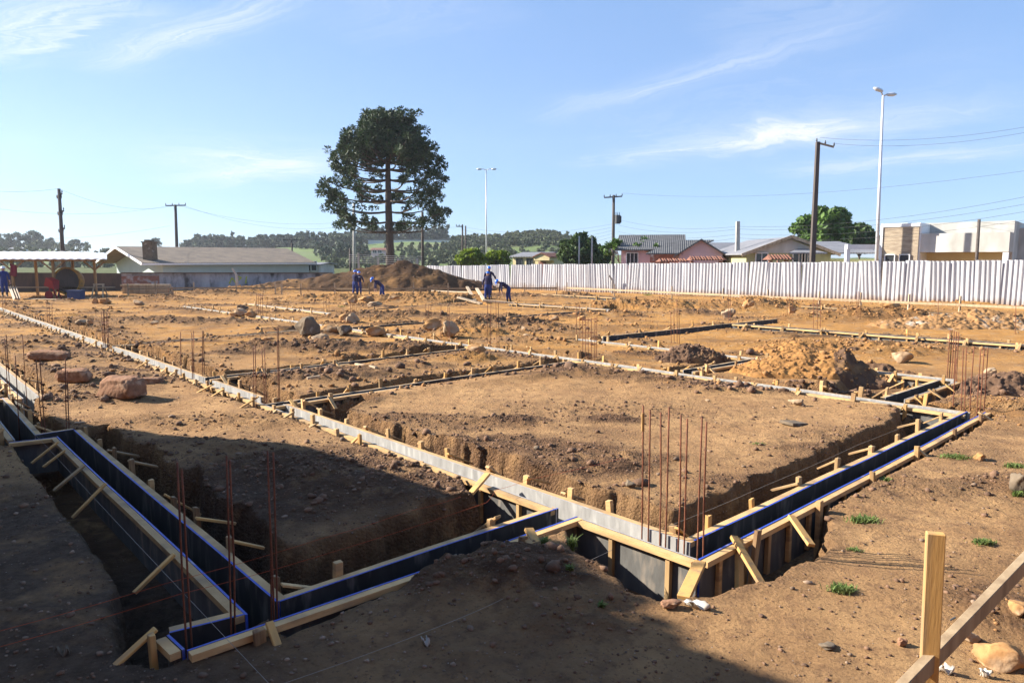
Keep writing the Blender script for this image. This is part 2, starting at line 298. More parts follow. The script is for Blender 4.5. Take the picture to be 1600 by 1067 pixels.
M = dict(
    earth=ground_mat(),
    wood=wood_mat('pine_timber', (0.57, 0.33, 0.115), (0.52, 0.295, 0.098)),
    woodx=wood_mat('pine_batten', (0.60, 0.385, 0.175), (0.45, 0.27, 0.115), along=(2.2, 2.2, 9)),
    olderwood=wood_mat('muddy_timber', (0.44, 0.29, 0.14), (0.30, 0.18, 0.08), dirt=(0.16, 0.09, 0.05)),
    oldwood=wood_mat('weathered_timber', (0.42, 0.31, 0.19), (0.31, 0.215, 0.125)),
    paleboard=wood_mat('pale_board', (0.52, 0.41, 0.28), (0.42, 0.32, 0.21)),
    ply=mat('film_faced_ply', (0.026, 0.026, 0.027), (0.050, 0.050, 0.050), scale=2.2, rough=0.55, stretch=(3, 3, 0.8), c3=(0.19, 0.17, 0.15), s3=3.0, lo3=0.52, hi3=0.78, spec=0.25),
    plylit=mat('sunlit_ply_face', (0.26, 0.25, 0.235), (0.40, 0.385, 0.36), scale=2.0, rough=0.45, stretch=(4, 4, 0.9), c3=(0.50, 0.48, 0.44), s3=3.0, lo3=0.52, hi3=0.78, spec=0.3, bump=0.15),  # paler copy of the film-faced ply, sunlight put into its colour
    plyout=mat('bare_ply_back', (0.135, 0.13, 0.12), (0.085, 0.08, 0.075), scale=2.0, rough=0.7, stretch=(3, 3, 1), c3=(0.24, 0.20, 0.16), s3=2.5, spec=.2, bump=.2),
    blue=mat('blue_edge_paint', (0.033, 0.075, 0.42), (0.028, 0.058, 0.30), scale=12, rough=0.5, c3=(0.30, 0.27, 0.30), s3=7, lo3=0.60, hi3=0.72),
    edge=mat('ply_edge', (0.26, 0.24, 0.23), (0.40, 0.37, 0.34), scale=8, rough=0.8),
    rust=mat('rusty_steel', (0.22, 0.075, 0.035), (0.115, 0.045, 0.028), scale=14, rough=0.8, bump=0.4, bscale=60),
    rock_o=mat('ochre_stone', (0.42, 0.23, 0.09), (0.27, 0.145, 0.07), scale=3.5, rough=0.92, bump=0.7, bscale=12, c3=(0.46, 0.34, 0.22), s3=2.2, spec=.08),
    rock_t=mat('tan_stone', (0.42, 0.30, 0.19), (0.30, 0.20, 0.12), scale=4, rough=0.92, bump=0.7, bscale=12, spec=.08),
    rock_g=mat('grey_stone', (0.19, 0.145, 0.10), (0.10, 0.078, 0.058), scale=3, rough=0.9, bump=0.8, bscale=9, c3=(0.32, 0.28, 0.23), s3=2.5, lo3=.6, spec=.08),
    clay=mat('red_clay', (0.30, 0.165, 0.10), (0.17, 0.09, 0.055), scale=7, rough=0.97, bump=1.0, bscale=16, c3=(0.40, 0.26, 0.17), s3=5, spec=.08),
    clod=mat('dark_clod', (0.115, 0.067, 0.042), (0.19, 0.11, 0.066), scale=7, rough=0.97, bump=0.6, bscale=30, island=0.3),
    clodo=mat('ochre_clod', (0.34, 0.175, 0.065), (0.22, 0.112, 0.046), scale=5, rough=0.97, bump=0.6, bscale=25, island=0.3),
    pebble=mat('pebble', (0.24, 0.165, 0.11), (0.14, 0.095, 0.065), scale=9, rough=0.9, island=0.4),
    white=mat('white_paint', (0.78, 0.78, 0.77), (0.68, 0.68, 0.67), scale=3, rough=0.55),
    plastic=mat('white_plastic', (0.52, 0.49, 0.44), (0.36, 0.31, 0.25), scale=6, rough=0.5, c3=(0.3, 0.22, 0.15), s3=4),
    fence=mat('white_sheet_metal', (0.52, 0.52, 0.53), (0.44, 0.44, 0.455), scale=1.2, rough=0.42, stretch=(1, 1, 0.3), spec=0.5, c3=(0.50, 0.44, 0.40), s3=1.5, lo3=0.68, hi3=0.85),
    roofw=mat('white_roofing', (0.70, 0.70, 0.70), (0.60, 0.60, 0.60), scale=1.2, rough=0.45, spec=0.5),
    concrete=mat('concrete', (0.42, 0.40, 0.36), (0.32, 0.30, 0.27), scale=2.2, rough=0.9, bump=0.2, bscale=12),
    stained=mat('stained_whitewash', (0.40, 0.39, 0.40), (0.22, 0.21, 0.215), scale=1.6, rough=0.95, stretch=(1, 1, 0.45), c3=(0.07, 0.065, 0.065), s3=1.3, lo3=0.48, hi3=0.62),
    darkwall=mat('shaded_hoarding', (0.11, 0.075, 0.055), (0.065, 0.048, 0.04), scale=1.4, rough=0.9, stretch=(2, 2, 0.5)),  # the hoarding's shade behind the shed is part of this dark colour
    brick=mat('exposed_brick', (0.30, 0.13, 0.09), (0.20, 0.10, 0.075), scale=5, rough=0.95, c3=(0.40, 0.38, 0.37), s3=2),
    palegreen=mat('pale_green_render', (0.42, 0.50, 0.46), (0.36, 0.44, 0.41), scale=1.0, rough=0.9),
    pink=mat('pink_render', (0.62, 0.43, 0.44), (0.54, 0.37, 0.38), scale=1.0, rough=0.9),
    olive=mat('olive_render', (0.42, 0.42, 0.22), (0.36, 0.36, 0.18), scale=1.0, rough=0.9),
    cream=mat('cream_render', (0.68, 0.57, 0.32), (0.60, 0.49, 0.27), scale=1.5, rough=0.9),
    greyrender=mat('grey_render', (0.48, 0.46, 0.42), (0.36, 0.35, 0.31), scale=0.9, rough=0.92, stretch=(1, 1, 0.5), c3=(0.62, 0.60, 0.55), s3=0.6, lo3=.45, hi3=.65),
    roofbrown=mat('brown_roofing', (0.22, 0.175, 0.13), (0.15, 0.12, 0.095), scale=0.9, rough=0.9, c3=(0.13, 0.11, 0.10), s3=1.4, lo3=0.6),
    roofgrey=mat('grey_roofing', (0.115, 0.115, 0.118), (0.075, 0.075, 0.078), scale=1.5, rough=0.85, c3=(0.07, 0.07, 0.075), s3=0.9),
    rooflight=mat('light_grey_roofing', (0.22, 0.22, 0.235), (0.16, 0.16, 0.175), scale=1.5, rough=0.8),
    terracotta=mat('terracotta_tile', (0.22, 0.098, 0.064), (0.15, 0.068, 0.048), scale=3, rough=0.85),
    glass=mat('window_glass', (0.03, 0.035, 0.04), (0.05, 0.055, 0.06), scale=1, rough=0.08, spec=0.6),
    polewood=mat('pole_timber', (0.105, 0.085, 0.075), (0.065, 0.055, 0.05), scale=3, rough=0.9, stretch=(4, 4, 0.5)),
    darkmetal=mat('dark_metal', (0.05, 0.055, 0.06), (0.08, 0.085, 0.09), scale=3, rough=0.5),
    galv=mat('galvanised_steel', (0.62, 0.63, 0.65), (0.54, 0.55, 0.57), scale=2, rough=0.4, metal=0.3),
    bark=mat('bark', (0.105, 0.082, 0.064), (0.06, 0.048, 0.040), scale=5, rough=0.95, bump=0.5, stretch=(2, 2, 0.6)),
    needle=mat('araucaria_needles', (0.048, 0.078, 0.028), (0.028, 0.050, 0.020), scale=0.5, rough=0.6, island=0.5, trans=0.12),
    leaf=mat('bright_leaf', (0.085, 0.155, 0.022), (0.05, 0.10, 0.018), scale=0.6, rough=0.55, island=0.4, trans=0.25),
    leafy=mat('yellow_green_leaf', (0.19, 0.25, 0.015), (0.12, 0.18, 0.014), scale=0.7, rough=0.55, island=0.4, trans=0.3),
    leafd=mat('dark_leaf', (0.068, 0.108, 0.026), (0.042, 0.072, 0.020), scale=0.6, rough=0.6, island=0.45, trans=0.2),
    forest=mat('forest_leaf', (0.075, 0.098, 0.058), (0.055, 0.076, 0.048), scale=0.02, rough=0.8, island=0.4, trans=0.1),
    scrub=mat('scrub_leaf', (0.125, 0.14, 0.065), (0.085, 0.105, 0.052), scale=0.02, rough=0.8, island=0.35, trans=0.1),
    grass=mat('grass_blade', (0.115, 0.19, 0.04), (0.19, 0.21, 0.065), scale=3, rough=0.6, island=0.35, trans=0.3),
    hill=mat('meadow', (0.105, 0.155, 0.030), (0.085, 0.105, 0.036), scale=0.012, rough=0.95, c3=(0.15, 0.135, 0.06), s3=0.02, coord='Object'),
    navy=mat('navy_cloth', (0.030, 0.028, 0.075), (0.022, 0.020, 0.055), scale=9, rough=0.9),
    royal=mat('royal_blue_cloth', (0.022, 0.042, 0.19), (0.018, 0.032, 0.13), scale=9, rough=0.9),
    skin=mat('skin', (0.42, 0.25, 0.18), (0.38, 0.22, 0.16), scale=6, rough=0.6),
    boot=mat('boot_leather', (0.03, 0.025, 0.022), (0.05, 0.04, 0.03), scale=9, rough=0.7),
    hat=mat('blue_hard_hat', (0.02, 0.14, 0.60), (0.018, 0.12, 0.52), scale=3, rough=0.35, spec=0.5),
    hatw=mat('white_hard_hat', (0.7, 0.7, 0.72), (0.62, 0.62, 0.64), scale=3, rough=0.35),
    yellow=mat('yellow_machine_paint', (0.40, 0.215, 0.04), (0.26, 0.14, 0.03), scale=4, rough=0.5, c3=(0.16, 0.11, 0.07), s3=3),
    red=mat('red_plastic', (0.26, 0.022, 0.025), (0.20, 0.018, 0.02), scale=4, rough=0.6),
    maroon=mat('maroon_cloth', (0.22, 0.03, 0.05), (0.15, 0.02, 0.035), scale=6, rough=0.9),
    bluecrate=mat('dark_blue_crate', (0.03, 0.05, 0.13), (0.05, 0.07, 0.15), scale=6, rough=0.7),
    string_w=mat('white_string', (0.34, 0.30, 0.25), (0.26, 0.23, 0.19), scale=8, rough=0.9),
    string_o=mat('orange_string', (0.52, 0.10, 0.035), (0.42, 0.08, 0.03), scale=8, rough=0.9),
    wire=mat('cable_sheath', (0.05, 0.05, 0.055), (0.07, 0.07, 0.075), scale=2, rough=0.6),
    sand=mat('sand', (0.42, 0.31, 0.19), (0.34, 0.25, 0.15), scale=2, rough=0.97, spec=.08),
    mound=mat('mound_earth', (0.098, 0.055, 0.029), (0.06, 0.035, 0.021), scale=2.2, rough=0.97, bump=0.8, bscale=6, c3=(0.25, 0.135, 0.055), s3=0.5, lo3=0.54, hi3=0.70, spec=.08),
    moundo=mat('ochre_mound_earth', (0.36, 0.180, 0.060), (0.24, 0.120, 0.044), scale=3.0, rough=0.97, bump=0.9, bscale=9, c3=(0.10, 0.06, 0.038), s3=1.0, lo3=0.58, hi3=0.70, spec=.08),
    moundg=mat('rubbly_mound_earth', (0.36, 0.195, 0.080), (0.23, 0.13, 0.06), scale=3.0, rough=0.97, bump=0.9, bscale=9, c3=(0.42, 0.36, 0.29), s3=2.0, lo3=0.56, hi3=0.70, spec=.08),
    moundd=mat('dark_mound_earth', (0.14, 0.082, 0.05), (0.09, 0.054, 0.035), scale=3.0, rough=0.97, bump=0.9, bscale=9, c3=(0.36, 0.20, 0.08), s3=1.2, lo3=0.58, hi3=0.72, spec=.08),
    graffiti=mat('yellow_spray_paint', (0.42, 0.44, 0.06), (0.34, 0.36, 0.08), scale=4, rough=0.7),
)

# ------------------------------------------------------------------ formwork layout (measured on the photograph)
ZT = 0.03                                   # top of the forms
CW = 0.22                                   # width of the channel between the two form walls
def GV(p, z=None): v = G(p[0], p[1], ZT if z is None else z); return Vector((v.x, v.y, 0))
def nrm(u, far):
    n = Vector((-u.y, u.x, 0)); n.normalize()
    if (n.y < 0) == far: n = -n
    return n
# name: far-wall inner edge p -> q ; near wall: None = offset by the channel width, False = buried, or explicit pixels
RUNS = [
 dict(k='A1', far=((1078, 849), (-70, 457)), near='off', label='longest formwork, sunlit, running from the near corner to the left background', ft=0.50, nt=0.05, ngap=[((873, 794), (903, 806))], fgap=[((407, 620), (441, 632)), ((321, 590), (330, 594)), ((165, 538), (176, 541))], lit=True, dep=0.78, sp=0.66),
 dict(k='B0', far=((438, 938), (873, 794)), near=((292, 1016), (901, 806)), label='shaded formwork across the lower left, joining the longest sunlit formwork', ft=0.72, nt=0.02, blue=True, dep=0.78, sp=1.1, fsp=1.5, nstk=0.36),
 dict(k='L1', far=((431, 939), (114, 672)), near=((388, 959), (90, 682)), label='shaded formwork at far left foreground with blue painted edges and leaning braces', ft=0.40, nt=0.42, blue=True, dep=0.85, sp=0.80),
 dict(k='L2', far=((54, 679), (2, 622)), near=((24, 687), (-14, 640)), label='short shaded formwork at the left edge, just behind the jogged cross boards', ft=0.3, nt=0.2, dep=0.55, sp=0.9),
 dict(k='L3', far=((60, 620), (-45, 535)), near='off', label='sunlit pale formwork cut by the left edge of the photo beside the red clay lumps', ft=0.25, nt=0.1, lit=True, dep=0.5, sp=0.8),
 dict(k='B1', far=((1077, 848), (1513, 643)), near=((1091, 873), (1539, 644)), label='right foreground formwork with blue painted edges and dark inner face', ft=0.50, nt=0.04, blue=True, dep=0.78, sp=0.95),
 dict(k='B2', far=((414, 632), (912, 561)), near='off', label='formwork along the back edge of the large bare central pad', ft=0.35, nt=-0.02, dep=0.4, sp=0.72, nmax=0.36),
 dict(k='B3', far=((321, 590), (735, 544)), near='off', label='formwork behind the dark spoil strip, second across from the central pad', ft=0.35, nt=-0.02, dep=0.4, sp=0.8, nmax=0.45),
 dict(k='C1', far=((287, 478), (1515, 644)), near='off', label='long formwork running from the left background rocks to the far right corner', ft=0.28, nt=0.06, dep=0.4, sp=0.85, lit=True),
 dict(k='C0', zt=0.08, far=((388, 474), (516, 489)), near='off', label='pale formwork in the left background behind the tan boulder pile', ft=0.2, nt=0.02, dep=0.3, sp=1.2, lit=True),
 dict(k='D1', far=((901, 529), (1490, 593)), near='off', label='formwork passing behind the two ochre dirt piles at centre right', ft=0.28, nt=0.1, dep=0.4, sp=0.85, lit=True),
 dict(k='D2', zt=0.13, far=((942, 526), (1215, 498)), near=False, label='black ply formwork wall leading to the white sheet on the ground', ft=0.0, nt=0.12, dep=0.35, sp=1.4),
 dict(k='E1', zt=0.14, far=((1150, 505.5), (1640, 541)), near='off', label='formwork with studded outer face in front of the right grey rubble heap', ft=0.1, nt=0.25, dep=0.4, sp=1.3, studs=True),
 dict(k='D3', far=((1068, 578), (1180, 560)), near='off', label='short cross formwork left of the large ochre dirt pile', ft=0.3, nt=0.3, dep=0.4, sp=1.0),
 dict(k='D4', far=((1384, 621), (1468, 594)), near=((1412, 623), (1495, 596)), label='short cross formwork right of the large ochre dirt pile near the tall rods', ft=0.35, nt=0.3, dep=0.45, sp=0.8),
 dict(k='F1', zt=0.08, far=((551, 511), (955, 483)), near=False, label='low dark formwork wall crossing the middle distance behind the rock pile', ft=0.0, nt=0.08, dep=0.25, sp=2.2),
 dict(k='F2', zt=0.13, far=((800, 474), (952, 483)), near='off', label='pale formwork in front of the bending worker on the right', ft=0.1, nt=0.1, dep=0.3, sp=1.5, studs=True, lit=True),
 dict(k='F3', far=((562, 485), (735, 471)), near=False, label='buried formwork boards behind the ochre rocks in the middle background', ft=0.0, nt=0.05, dep=0.15, sp=3),
 dict(k='F4', zt=0.17, far=((850, 459), (962, 465)), near='off', label='formwork far back below the white fence, right of the bending worker', ft=0.1, nt=0.15, dep=0.3, sp=2, studs=True),
 dict(k='F5', zt=0.18, far=((1256, 478), (1640, 498)), near='off', label='long studded formwork just below the right part of the white fence', ft=0.1, nt=0.2, dep=0.35, sp=2.0, studs=True),
 dict(k='F6', zt=0.05, far=((58, 486), (190, 482)), near=False, label='low timber form board in the left background in front of the shed', ft=0, nt=0.06, dep=0.2, sp=2.2),
 dict(k='F7', far=((176, 540), (500, 512)), near='off', label='mostly buried formwork crossing from the longest formwork to the grey boulder', ft=0.12, nt=-0.03, dep=0.25, sp=1.9),
]
for r in RUNS:
    ZT = r.get('zt', 0.03); a, b = GV(r['far'][0]), GV(r['far'][1]); u = (b - a).normalized(); n = nrm(u, True)
    r['a'], r['b'], r['u'], r['n'], r['L'] = a, b, u, n, (b - a).length
    if r['near'] == 'off':
        r['na'], r['nb'] = a - n * CW - u * (CW if r['k'] == 'A1' else 0), b - n * CW
    elif r['near']:
        r['na'], r['nb'] = GV(r['near'][0]), GV(r['near'][1])

ZT = 0.03
# ------------------------------------------------------------------ ground height
STRIPS = []      # (a, u, L, far, near, depth)
for r in RUNS:
    near = -(r['na'] - r['a']).dot(r['n']) if r['near'] else 0.02
    near2 = -(r['nb'] - r['a']).dot(r['n']) if r['near'] else 0.02
    e0 = 0.0
    STRIPS.append((r['a'], r['u'], r['n'], r['L'], r['ft'] + 0.10, max(near, near2) + 0.095 + r['nt'], r['dep']))
POLYS = [   # extra excavations, pixels of their rims, depth
 ([(868, 795), (905, 792), (1078, 850), (1120, 862), (1280, 772), (1300, 766), (1284, 842), (1262, 868), (1205, 905), (1120, 922), (1030, 938), (985, 925), (940, 892), (905, 868)], 0.74),
 ([(700, 738), (760, 762), (880, 800), (860, 815), (760, 838), (775, 800), (738, 775), (722, 756)], 0.62),
 ([(178, 985), (186, 925), (250, 880), (330, 930), (400, 960), (292, 1012), (262, 1026), (232, 1030), (200, 1016)], 0.75),
 ([(470, 632), (560, 618), (600, 622), (560, 634), (540, 642), (505, 640)], 0.4),
 ([(1290, 612), (1385, 625), (1440, 590), (1400, 578), (1330, 582)], 0.22),
 ([(1400, 636), (1500, 655), (1440, 678), (1395, 662)], 0.45),
 ([(10, 694), (90, 683), (125, 669), (56, 676), (0, 690)], 0.55),
]
POLYS = [([GV(p, 0.0) for p in pl], d) for pl, d in POLYS]
# spoil and rough soil: pixel of the middle, half sizes across / deep in metres, turn, height, moist, ochre
BLOBS = [
 (470, 765, 2.2, 1.2, 0.03, 1., 0), (620, 720, 1.6, .5, .06, .8, 0), (720, 690, 1.4, .4, .05, .9, 0), (900, 735, 1.0, .35, .06, 1., 0), (600, 655, 1.4, .3, .04, .7, 0), (1330, 700, 1.2, .3, .03, .7, 0), (1200, 750, .9, .3, .03, .8, 0), (960, 640, 2.0, .8, .0, .3, 0), (1330, 680, 1.0, .4, .02, .5, 0),
 (560, 745, 1.5, 0.7, 0.10, .9, 0), (690, 770, 0.8, 0.5, 0.12, .9, 0), (400, 730, 1.4, 0.9, 0.05, .5, 0), (300, 700, 1.5, 0.5, 0.06, .4, 0),
 (815, 895, 0.75, 0.5, 0.13, 1., 0), (700, 905, 0.6, 0.35, 0.08, .9, 0), (905, 960, 0.5, 0.35, 0.05, .5, 0),
 (830, 705, 1.3, 0.5, 0.05, .9, 0), (950, 720, 1.0, 0.4, 0.05, .8, 0), (810, 657, 0.55, 0.25, 0.07, 1, 0), (955, 656, 0.6, 0.25, 0.06, 1, 0),
 (700, 660, 1.6, 0.5, 0.03, .6, 0), (900, 582, 0.8, 0.45, 0.10, 1, 0), (1000, 590, 1.5, 0.4, 0.05, .7, 0), (1160, 606, 1.4, 0.42, 0.14, 1, 0.2), (1250, 612, 0.8, 0.3, 0.07, .9, 0),
 (560, 548, 3.6, 0.7, 0.20, .9, .1), (430, 545, 1.6, 0.5, 0.16, .9, 0), (700, 560, 2.5, 0.7, 0.10, .6, 0), (500, 590, 2.2, 0.8, 0.14, .9, 0), (640, 575, 1.2, 0.4, 0.1, .7, 0),
 (720, 515, 1.5, 1.0, 0.30, .5, .8), (790, 512, 2.2, .9, 0.2, .9, .2), (840, 520, 1.6, .8, 0.12, .5, .6), (740, 525, 1.5, .8, .25, .1, 1),
 (880, 535, 1.0, 0.6, 0.12, .3, .8), (740, 565, .7, .3, .15, .4, 1), (860, 560, 1.2, .5, .1, .8, .2),
 (300, 505, 3.2, 0.9, 0.22, .8, .3), (160, 503, 2.4, 0.8, 0.20, .6, .7), (230, 470, 4, 1.2, 0.25, .5, .8), (330, 462, 3.0, 1.2, 0.40, .7, .6), (390, 458, 2.5, 1.6, 0.55, .4, .9), (450, 455, 2, 1.5, .3, .2, 1),
 (620, 472, 5.5, 1.8, 0.28, .4, .9), (520, 470, 3, 1.5, 0.25, .3, 1), (690, 470, 3, 1.5, .3, .4, .9), (650, 495, 4, .8, .12, .8, .4), (830, 465, 5, 1.6, .3, .8, .6),
 (980, 483, 2.6, 1.4, 0.38, .4, 1), (1010, 478, 2.0, 1.0, 0.25, .3, 1), (1130, 484, 4.5, 1.6, 0.35, .4, 1), (1180, 478, 3, 1.5, .4, .2, 1), (1100, 492, 1.5, .7, .25, .8, .5), (1290, 486, 4.5, .8, .20, .6, 1), (1400, 500, 4, 1.2, .28, .6, 1), (1330, 500, 3.5, .6, .18, .5, 1),
 (1180, 455, 5.0, 1.5, 0.55, .2, 1), (1290, 463, 2.2, 1.2, .45, .2, 1), (1340, 466, 1.5, 1.0, .3, .4, 1), (1500, 478, 6, 1.5, .2, .2, 1), (1000, 452, 4, 1.2, .2, .2, 1),
 (1430, 545, 3, 1.2, .06, .4, .8), (1390, 552, 1.4, .6, .18, .4, 1), (1260, 540, 2, .8, .15, .3, 1), (1570, 640, 1.6, 1.0, .15, .3, .6),
 (100, 560, 1.6, 0.5, .16, .6, .3), (150, 590, 1.8, 0.6, .10, .5, .2), (50, 580, 1.2, .6, .12, .6, .1), (90, 625, 1.2, .5, .10, .6, .1), (200, 565, 2.0, .6, .14, .4, .3), (70, 510, 2.5, .8, .14, .7, .3), (90, 530, 2.2, .6, .14, .7, .2), (150, 548, 1.6, .5, .12, .8, .2),
 (230, 560, 1.4, .5, .1, .4, .4), (340, 660, 2.0, .5, .06, .4, .2), (1590, 760, .6, .35, .06, .8, 0), (1420, 760, 1.1, .4, .02, .6, 0), (1590, 960, .5, .4, .10, .9, .3),
]
_r = random.Random(21); XB = []
for r in RUNS:
    t = .6
    while t < r['L']:
        p = r['a'] + r['u'] * t; t += _r.uniform(.9, 2.0)
        if p.y > 10.5 and _r.random() < .62:
            side = 1 if _r.random() < .6 else -1; off = (r['ft'] + .45) if side > 0 else -(CW + r['nt'] + .75); q = p + r['n'] * off
            XB.append((q, _r.uniform(.4, 1.1) * (1 + q.y * .012), _r.uniform(.16, .28) * (1 + q.y * .012), _r.uniform(.05, .11) * (1 + q.y * .008), _r.uniform(.6, 1), _r.choice((0, .3, .9)) if q.y > 17 else 0))
for _ in range(90):
    y = _r.uniform(17, 50); x = _r.uniform(-.68, .55) * y
    if min(abs((Vector((x, y, 0)) - r['a']).dot(r['n'])) if -1 < (Vector((x, y, 0)) - r['a']).dot(r['u']) < r['L'] + 1 else 9 for r in RUNS) < 1.3: continue
    XB.append((Vector((x, y, 0)), _r.uniform(.6, 1.7), _r.uniform(.25, .6), _r.uniform(.05, .20), _r.uniform(.2, 1), _r.choice((.3, .9, 1))))
BLOBS = XB + [(G(x, y), a, b, h, mo, oc) for x, y, a, b, h, mo, oc in BLOBS]
BERMS = [((545, 622), (905, 571), 0.10, 0.45), ((480, 601), (700, 566), 0.05, 0.4), ((215, 549), (480, 524), 0.07, 0.5)]   # pads standing a little proud of the buried near walls
BERMS = [(GV(a, 0), GV(b, 0), h, w) for a, b, h, w in BERMS]

def segd(X, Y, a, b):
    ax, ay, dx, dy = a.x, a.y, b.x - a.x, b.y - a.y; L2 = dx * dx + dy * dy
    t = np.clip(((X - ax) * dx + (Y - ay) * dy) / L2, 0, 1)
    return np.hypot(X - ax - t * dx, Y - ay - t * dy)
def polyd(X, Y, pl):
    d = np.full(X.shape, 1e9); ins = np.zeros(X.shape, bool); n = len(pl)
    for i in range(n):
        a, b = pl[i], pl[(i + 1) % n]; d = np.minimum(d, segd(X, Y, a, b))
        c = ((a.y > Y) != (b.y > Y)) & (X < (b.x - a.x) * (Y - a.y) / ((b.y - a.y) or 1e-9) + a.x); ins ^= c
    return np.where(ins, d, -d)
def height(X, Y, full=False):
    X = np.asarray(X, float); Y = np.asarray(Y, float)
    shp = X.shape; X = X.ravel(); Y = Y.ravel()
    site = 1 - sst(70, 95, Y); site *= 1 - sst(60, 80, np.abs(X))
    z = 0.035 * fbm(X, Y, 0.30, 2, 3) + 0.030 * fbm(X, Y, 1.5, 3, 9)
    rough = 0.42 + 0.65 * sst(-0.1, 0.5, fbm(X, Y, 0.6, 3, 31))
    moist = 0.46 * sst(0.0, 0.5, fbm(X, Y, 0.8, 4, 41)); och = sst(10, 22, Y + 2.5 * fbm(X, Y, 0.25, 3, 51) + 0.12 * X)
    for c, a, b, h, mo, oc in BLOBS:
        m = (np.abs(X - c.x) < 2.2 * a + .3) & (np.abs(Y - c.y) < 2.2 * b + .3)
        if not m.any(): continue
        x, y = X[m], Y[m]
        d2 = ((x - c.x) / a) ** 2 + ((y - c.y) / b) ** 2 + 0.55 * fbm(x, y, 1.6 / max(b, .3), 3, 61)
        g = np.exp(-np.clip(d2, 0, 9) * 1.1)
        z[m] += h * g * (1 + 0.35 * fbm(x, y, 5.0, 2, 71)); rough[m] = np.maximum(rough[m], np.minimum(1.6, 2.2 * g))
        gg = np.clip(g * 1.8, 0, 1); moist[m] = np.maximum(moist[m], gg * mo); och[m] = np.clip(och[m] + (oc - och[m]) * gg * (oc > .15), 0, 1)
    for a, b, h, w in BERMS:
        d = segd(X, Y, a, b); z += h * (1 - sst(0.15, w + .6, d))
    for a, u, n, L, ft, nt, dep in STRIPS[:1] + STRIPS[2:]:
        rx, ry = X - a.x, Y - a.y; t = rx * u.x + ry * u.y; sn = -(rx * n.x + ry * n.y) - nt
        m = (t > -.6) & (t < L + .6) & (sn > -nt - .3) & (sn < 1.8)
        z[m] = np.minimum(z[m], 0.035 + 0.085 * np.clip(sn[m], 0, None) + .4 * np.clip(sn[m] - 1.0, 0, None))
    z += rough * (0.020 * fbm(X, Y, 5.5, 3, 13) + 0.016 * np.abs(fbm(X, Y, 15, 2, 23)))
    pad = z.copy(); cut = np.zeros_like(z); wall = np.zeros_like(z)
    eros = 0.085 * fbm(X, Y, 1.4, 2, 77) + 0.075 * fbm(X, Y, 4.2, 2, 83) + 0.05 * fbm(X, Y, 9.0, 2, 87)
    for a, u, n, L, ft, nt, dep in STRIPS:
        rx, ry = X - a.x, Y - a.y
        m = (np.abs(rx * u.x + ry * u.y - L / 2) < L / 2 + 1.2) & (np.abs(rx * n.x + ry * n.y) < max(ft, nt) + 1.2)
        if not m.any(): continue
        t = rx[m] * u.x + ry[m] * u.y; s = rx[m] * n.x + ry[m] * n.y
        d = np.minimum(np.minimum(t + 0.12, L + 0.12 - t), np.minimum(ft - s + eros[m] * min(1, ft * 3), s + nt + eros[m] * 0.25))
        c = sst(-0.02, 0.08, d) * dep; cut[m] = np.maximum(cut[m], c)
        wall[m] = np.maximum(wall[m], sst(-0.45, -0.02, d) * (s > 0))
    for pl, dep in POLYS:
        xs = [p.x for p in pl]; ys = [p.y for p in pl]
        m = (X > min(xs) - .8) & (X < max(xs) + .8) & (Y > min(ys) - .8) & (Y < max(ys) + .8)
        if not m.any(): continue
        d = polyd(X[m], Y[m], pl) + eros[m] * 0.8
        c = sst(-0.05, 0.16, d) * dep; cut[m] = np.maximum(cut[m], c); wall[m] = np.maximum(wall[m], sst(-0.35, 0, d))
    z = pad - cut * (1 + 0.10 * fbm(X, Y, 2.0, 2, 91))
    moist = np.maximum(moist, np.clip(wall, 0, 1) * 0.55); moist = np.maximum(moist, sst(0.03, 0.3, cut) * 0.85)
    z *= site
    if not full: return z.reshape(shp)
    # dark gravelly ground at the left foreground, colour darkened further to deepen its shade
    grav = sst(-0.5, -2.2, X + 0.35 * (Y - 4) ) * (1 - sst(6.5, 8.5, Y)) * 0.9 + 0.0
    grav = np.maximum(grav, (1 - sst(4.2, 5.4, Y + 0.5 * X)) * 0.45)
    grassy = sst(62, 85, Y + 5 * fbm(X, Y, .08, 3, 5)); grassy = np.maximum(grassy, sst(40, 60, np.abs(X)) )
    return z, moist, och, grav, grassy
def gz(x, y): return float(height(np.array([x]), np.array([y]))[0])
def GG(px, py):
    v = G(px, py)
    for _ in range(3):
        v = G(px, py, gz(v.x, v.y))
    return v

def axis(step, rate, lim, far, frate=0.06, start=0.0):
    a = [start]
    while a[-1] < lim: a.append(a[-1] + max(step, rate * a[-1]))
    while a[-1] < far: a.append(a[-1] * (1 + frate))
    return a
xp = axis(0.031, 0.0054, 60, 2600); xs = np.array([-v for v in reversed(xp[1:])] + xp)
yp = axis(0.029, 0.0044, 72, 2600, 0.05, 2.6); ys = np.array([-400, -150, -60, -30, -15, -8, -4, -2, -1, 0, .6, 1.1, 1.5, 1.8, 2.05, 2.25, 2.4, 2.5] + yp)
XX, YY = np.meshgrid(xs, ys); nx, ny = len(xs), len(ys)
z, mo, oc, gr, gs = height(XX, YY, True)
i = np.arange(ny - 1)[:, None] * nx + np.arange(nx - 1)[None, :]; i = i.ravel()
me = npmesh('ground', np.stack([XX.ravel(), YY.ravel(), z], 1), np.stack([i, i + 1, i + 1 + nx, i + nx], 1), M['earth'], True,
            dict(moist=mo, ochre=oc, gravel_shade=gr, grassy=gs))
g = link('ground', me); g['kind'] = 'structure'
print('ground verts', nx * ny)

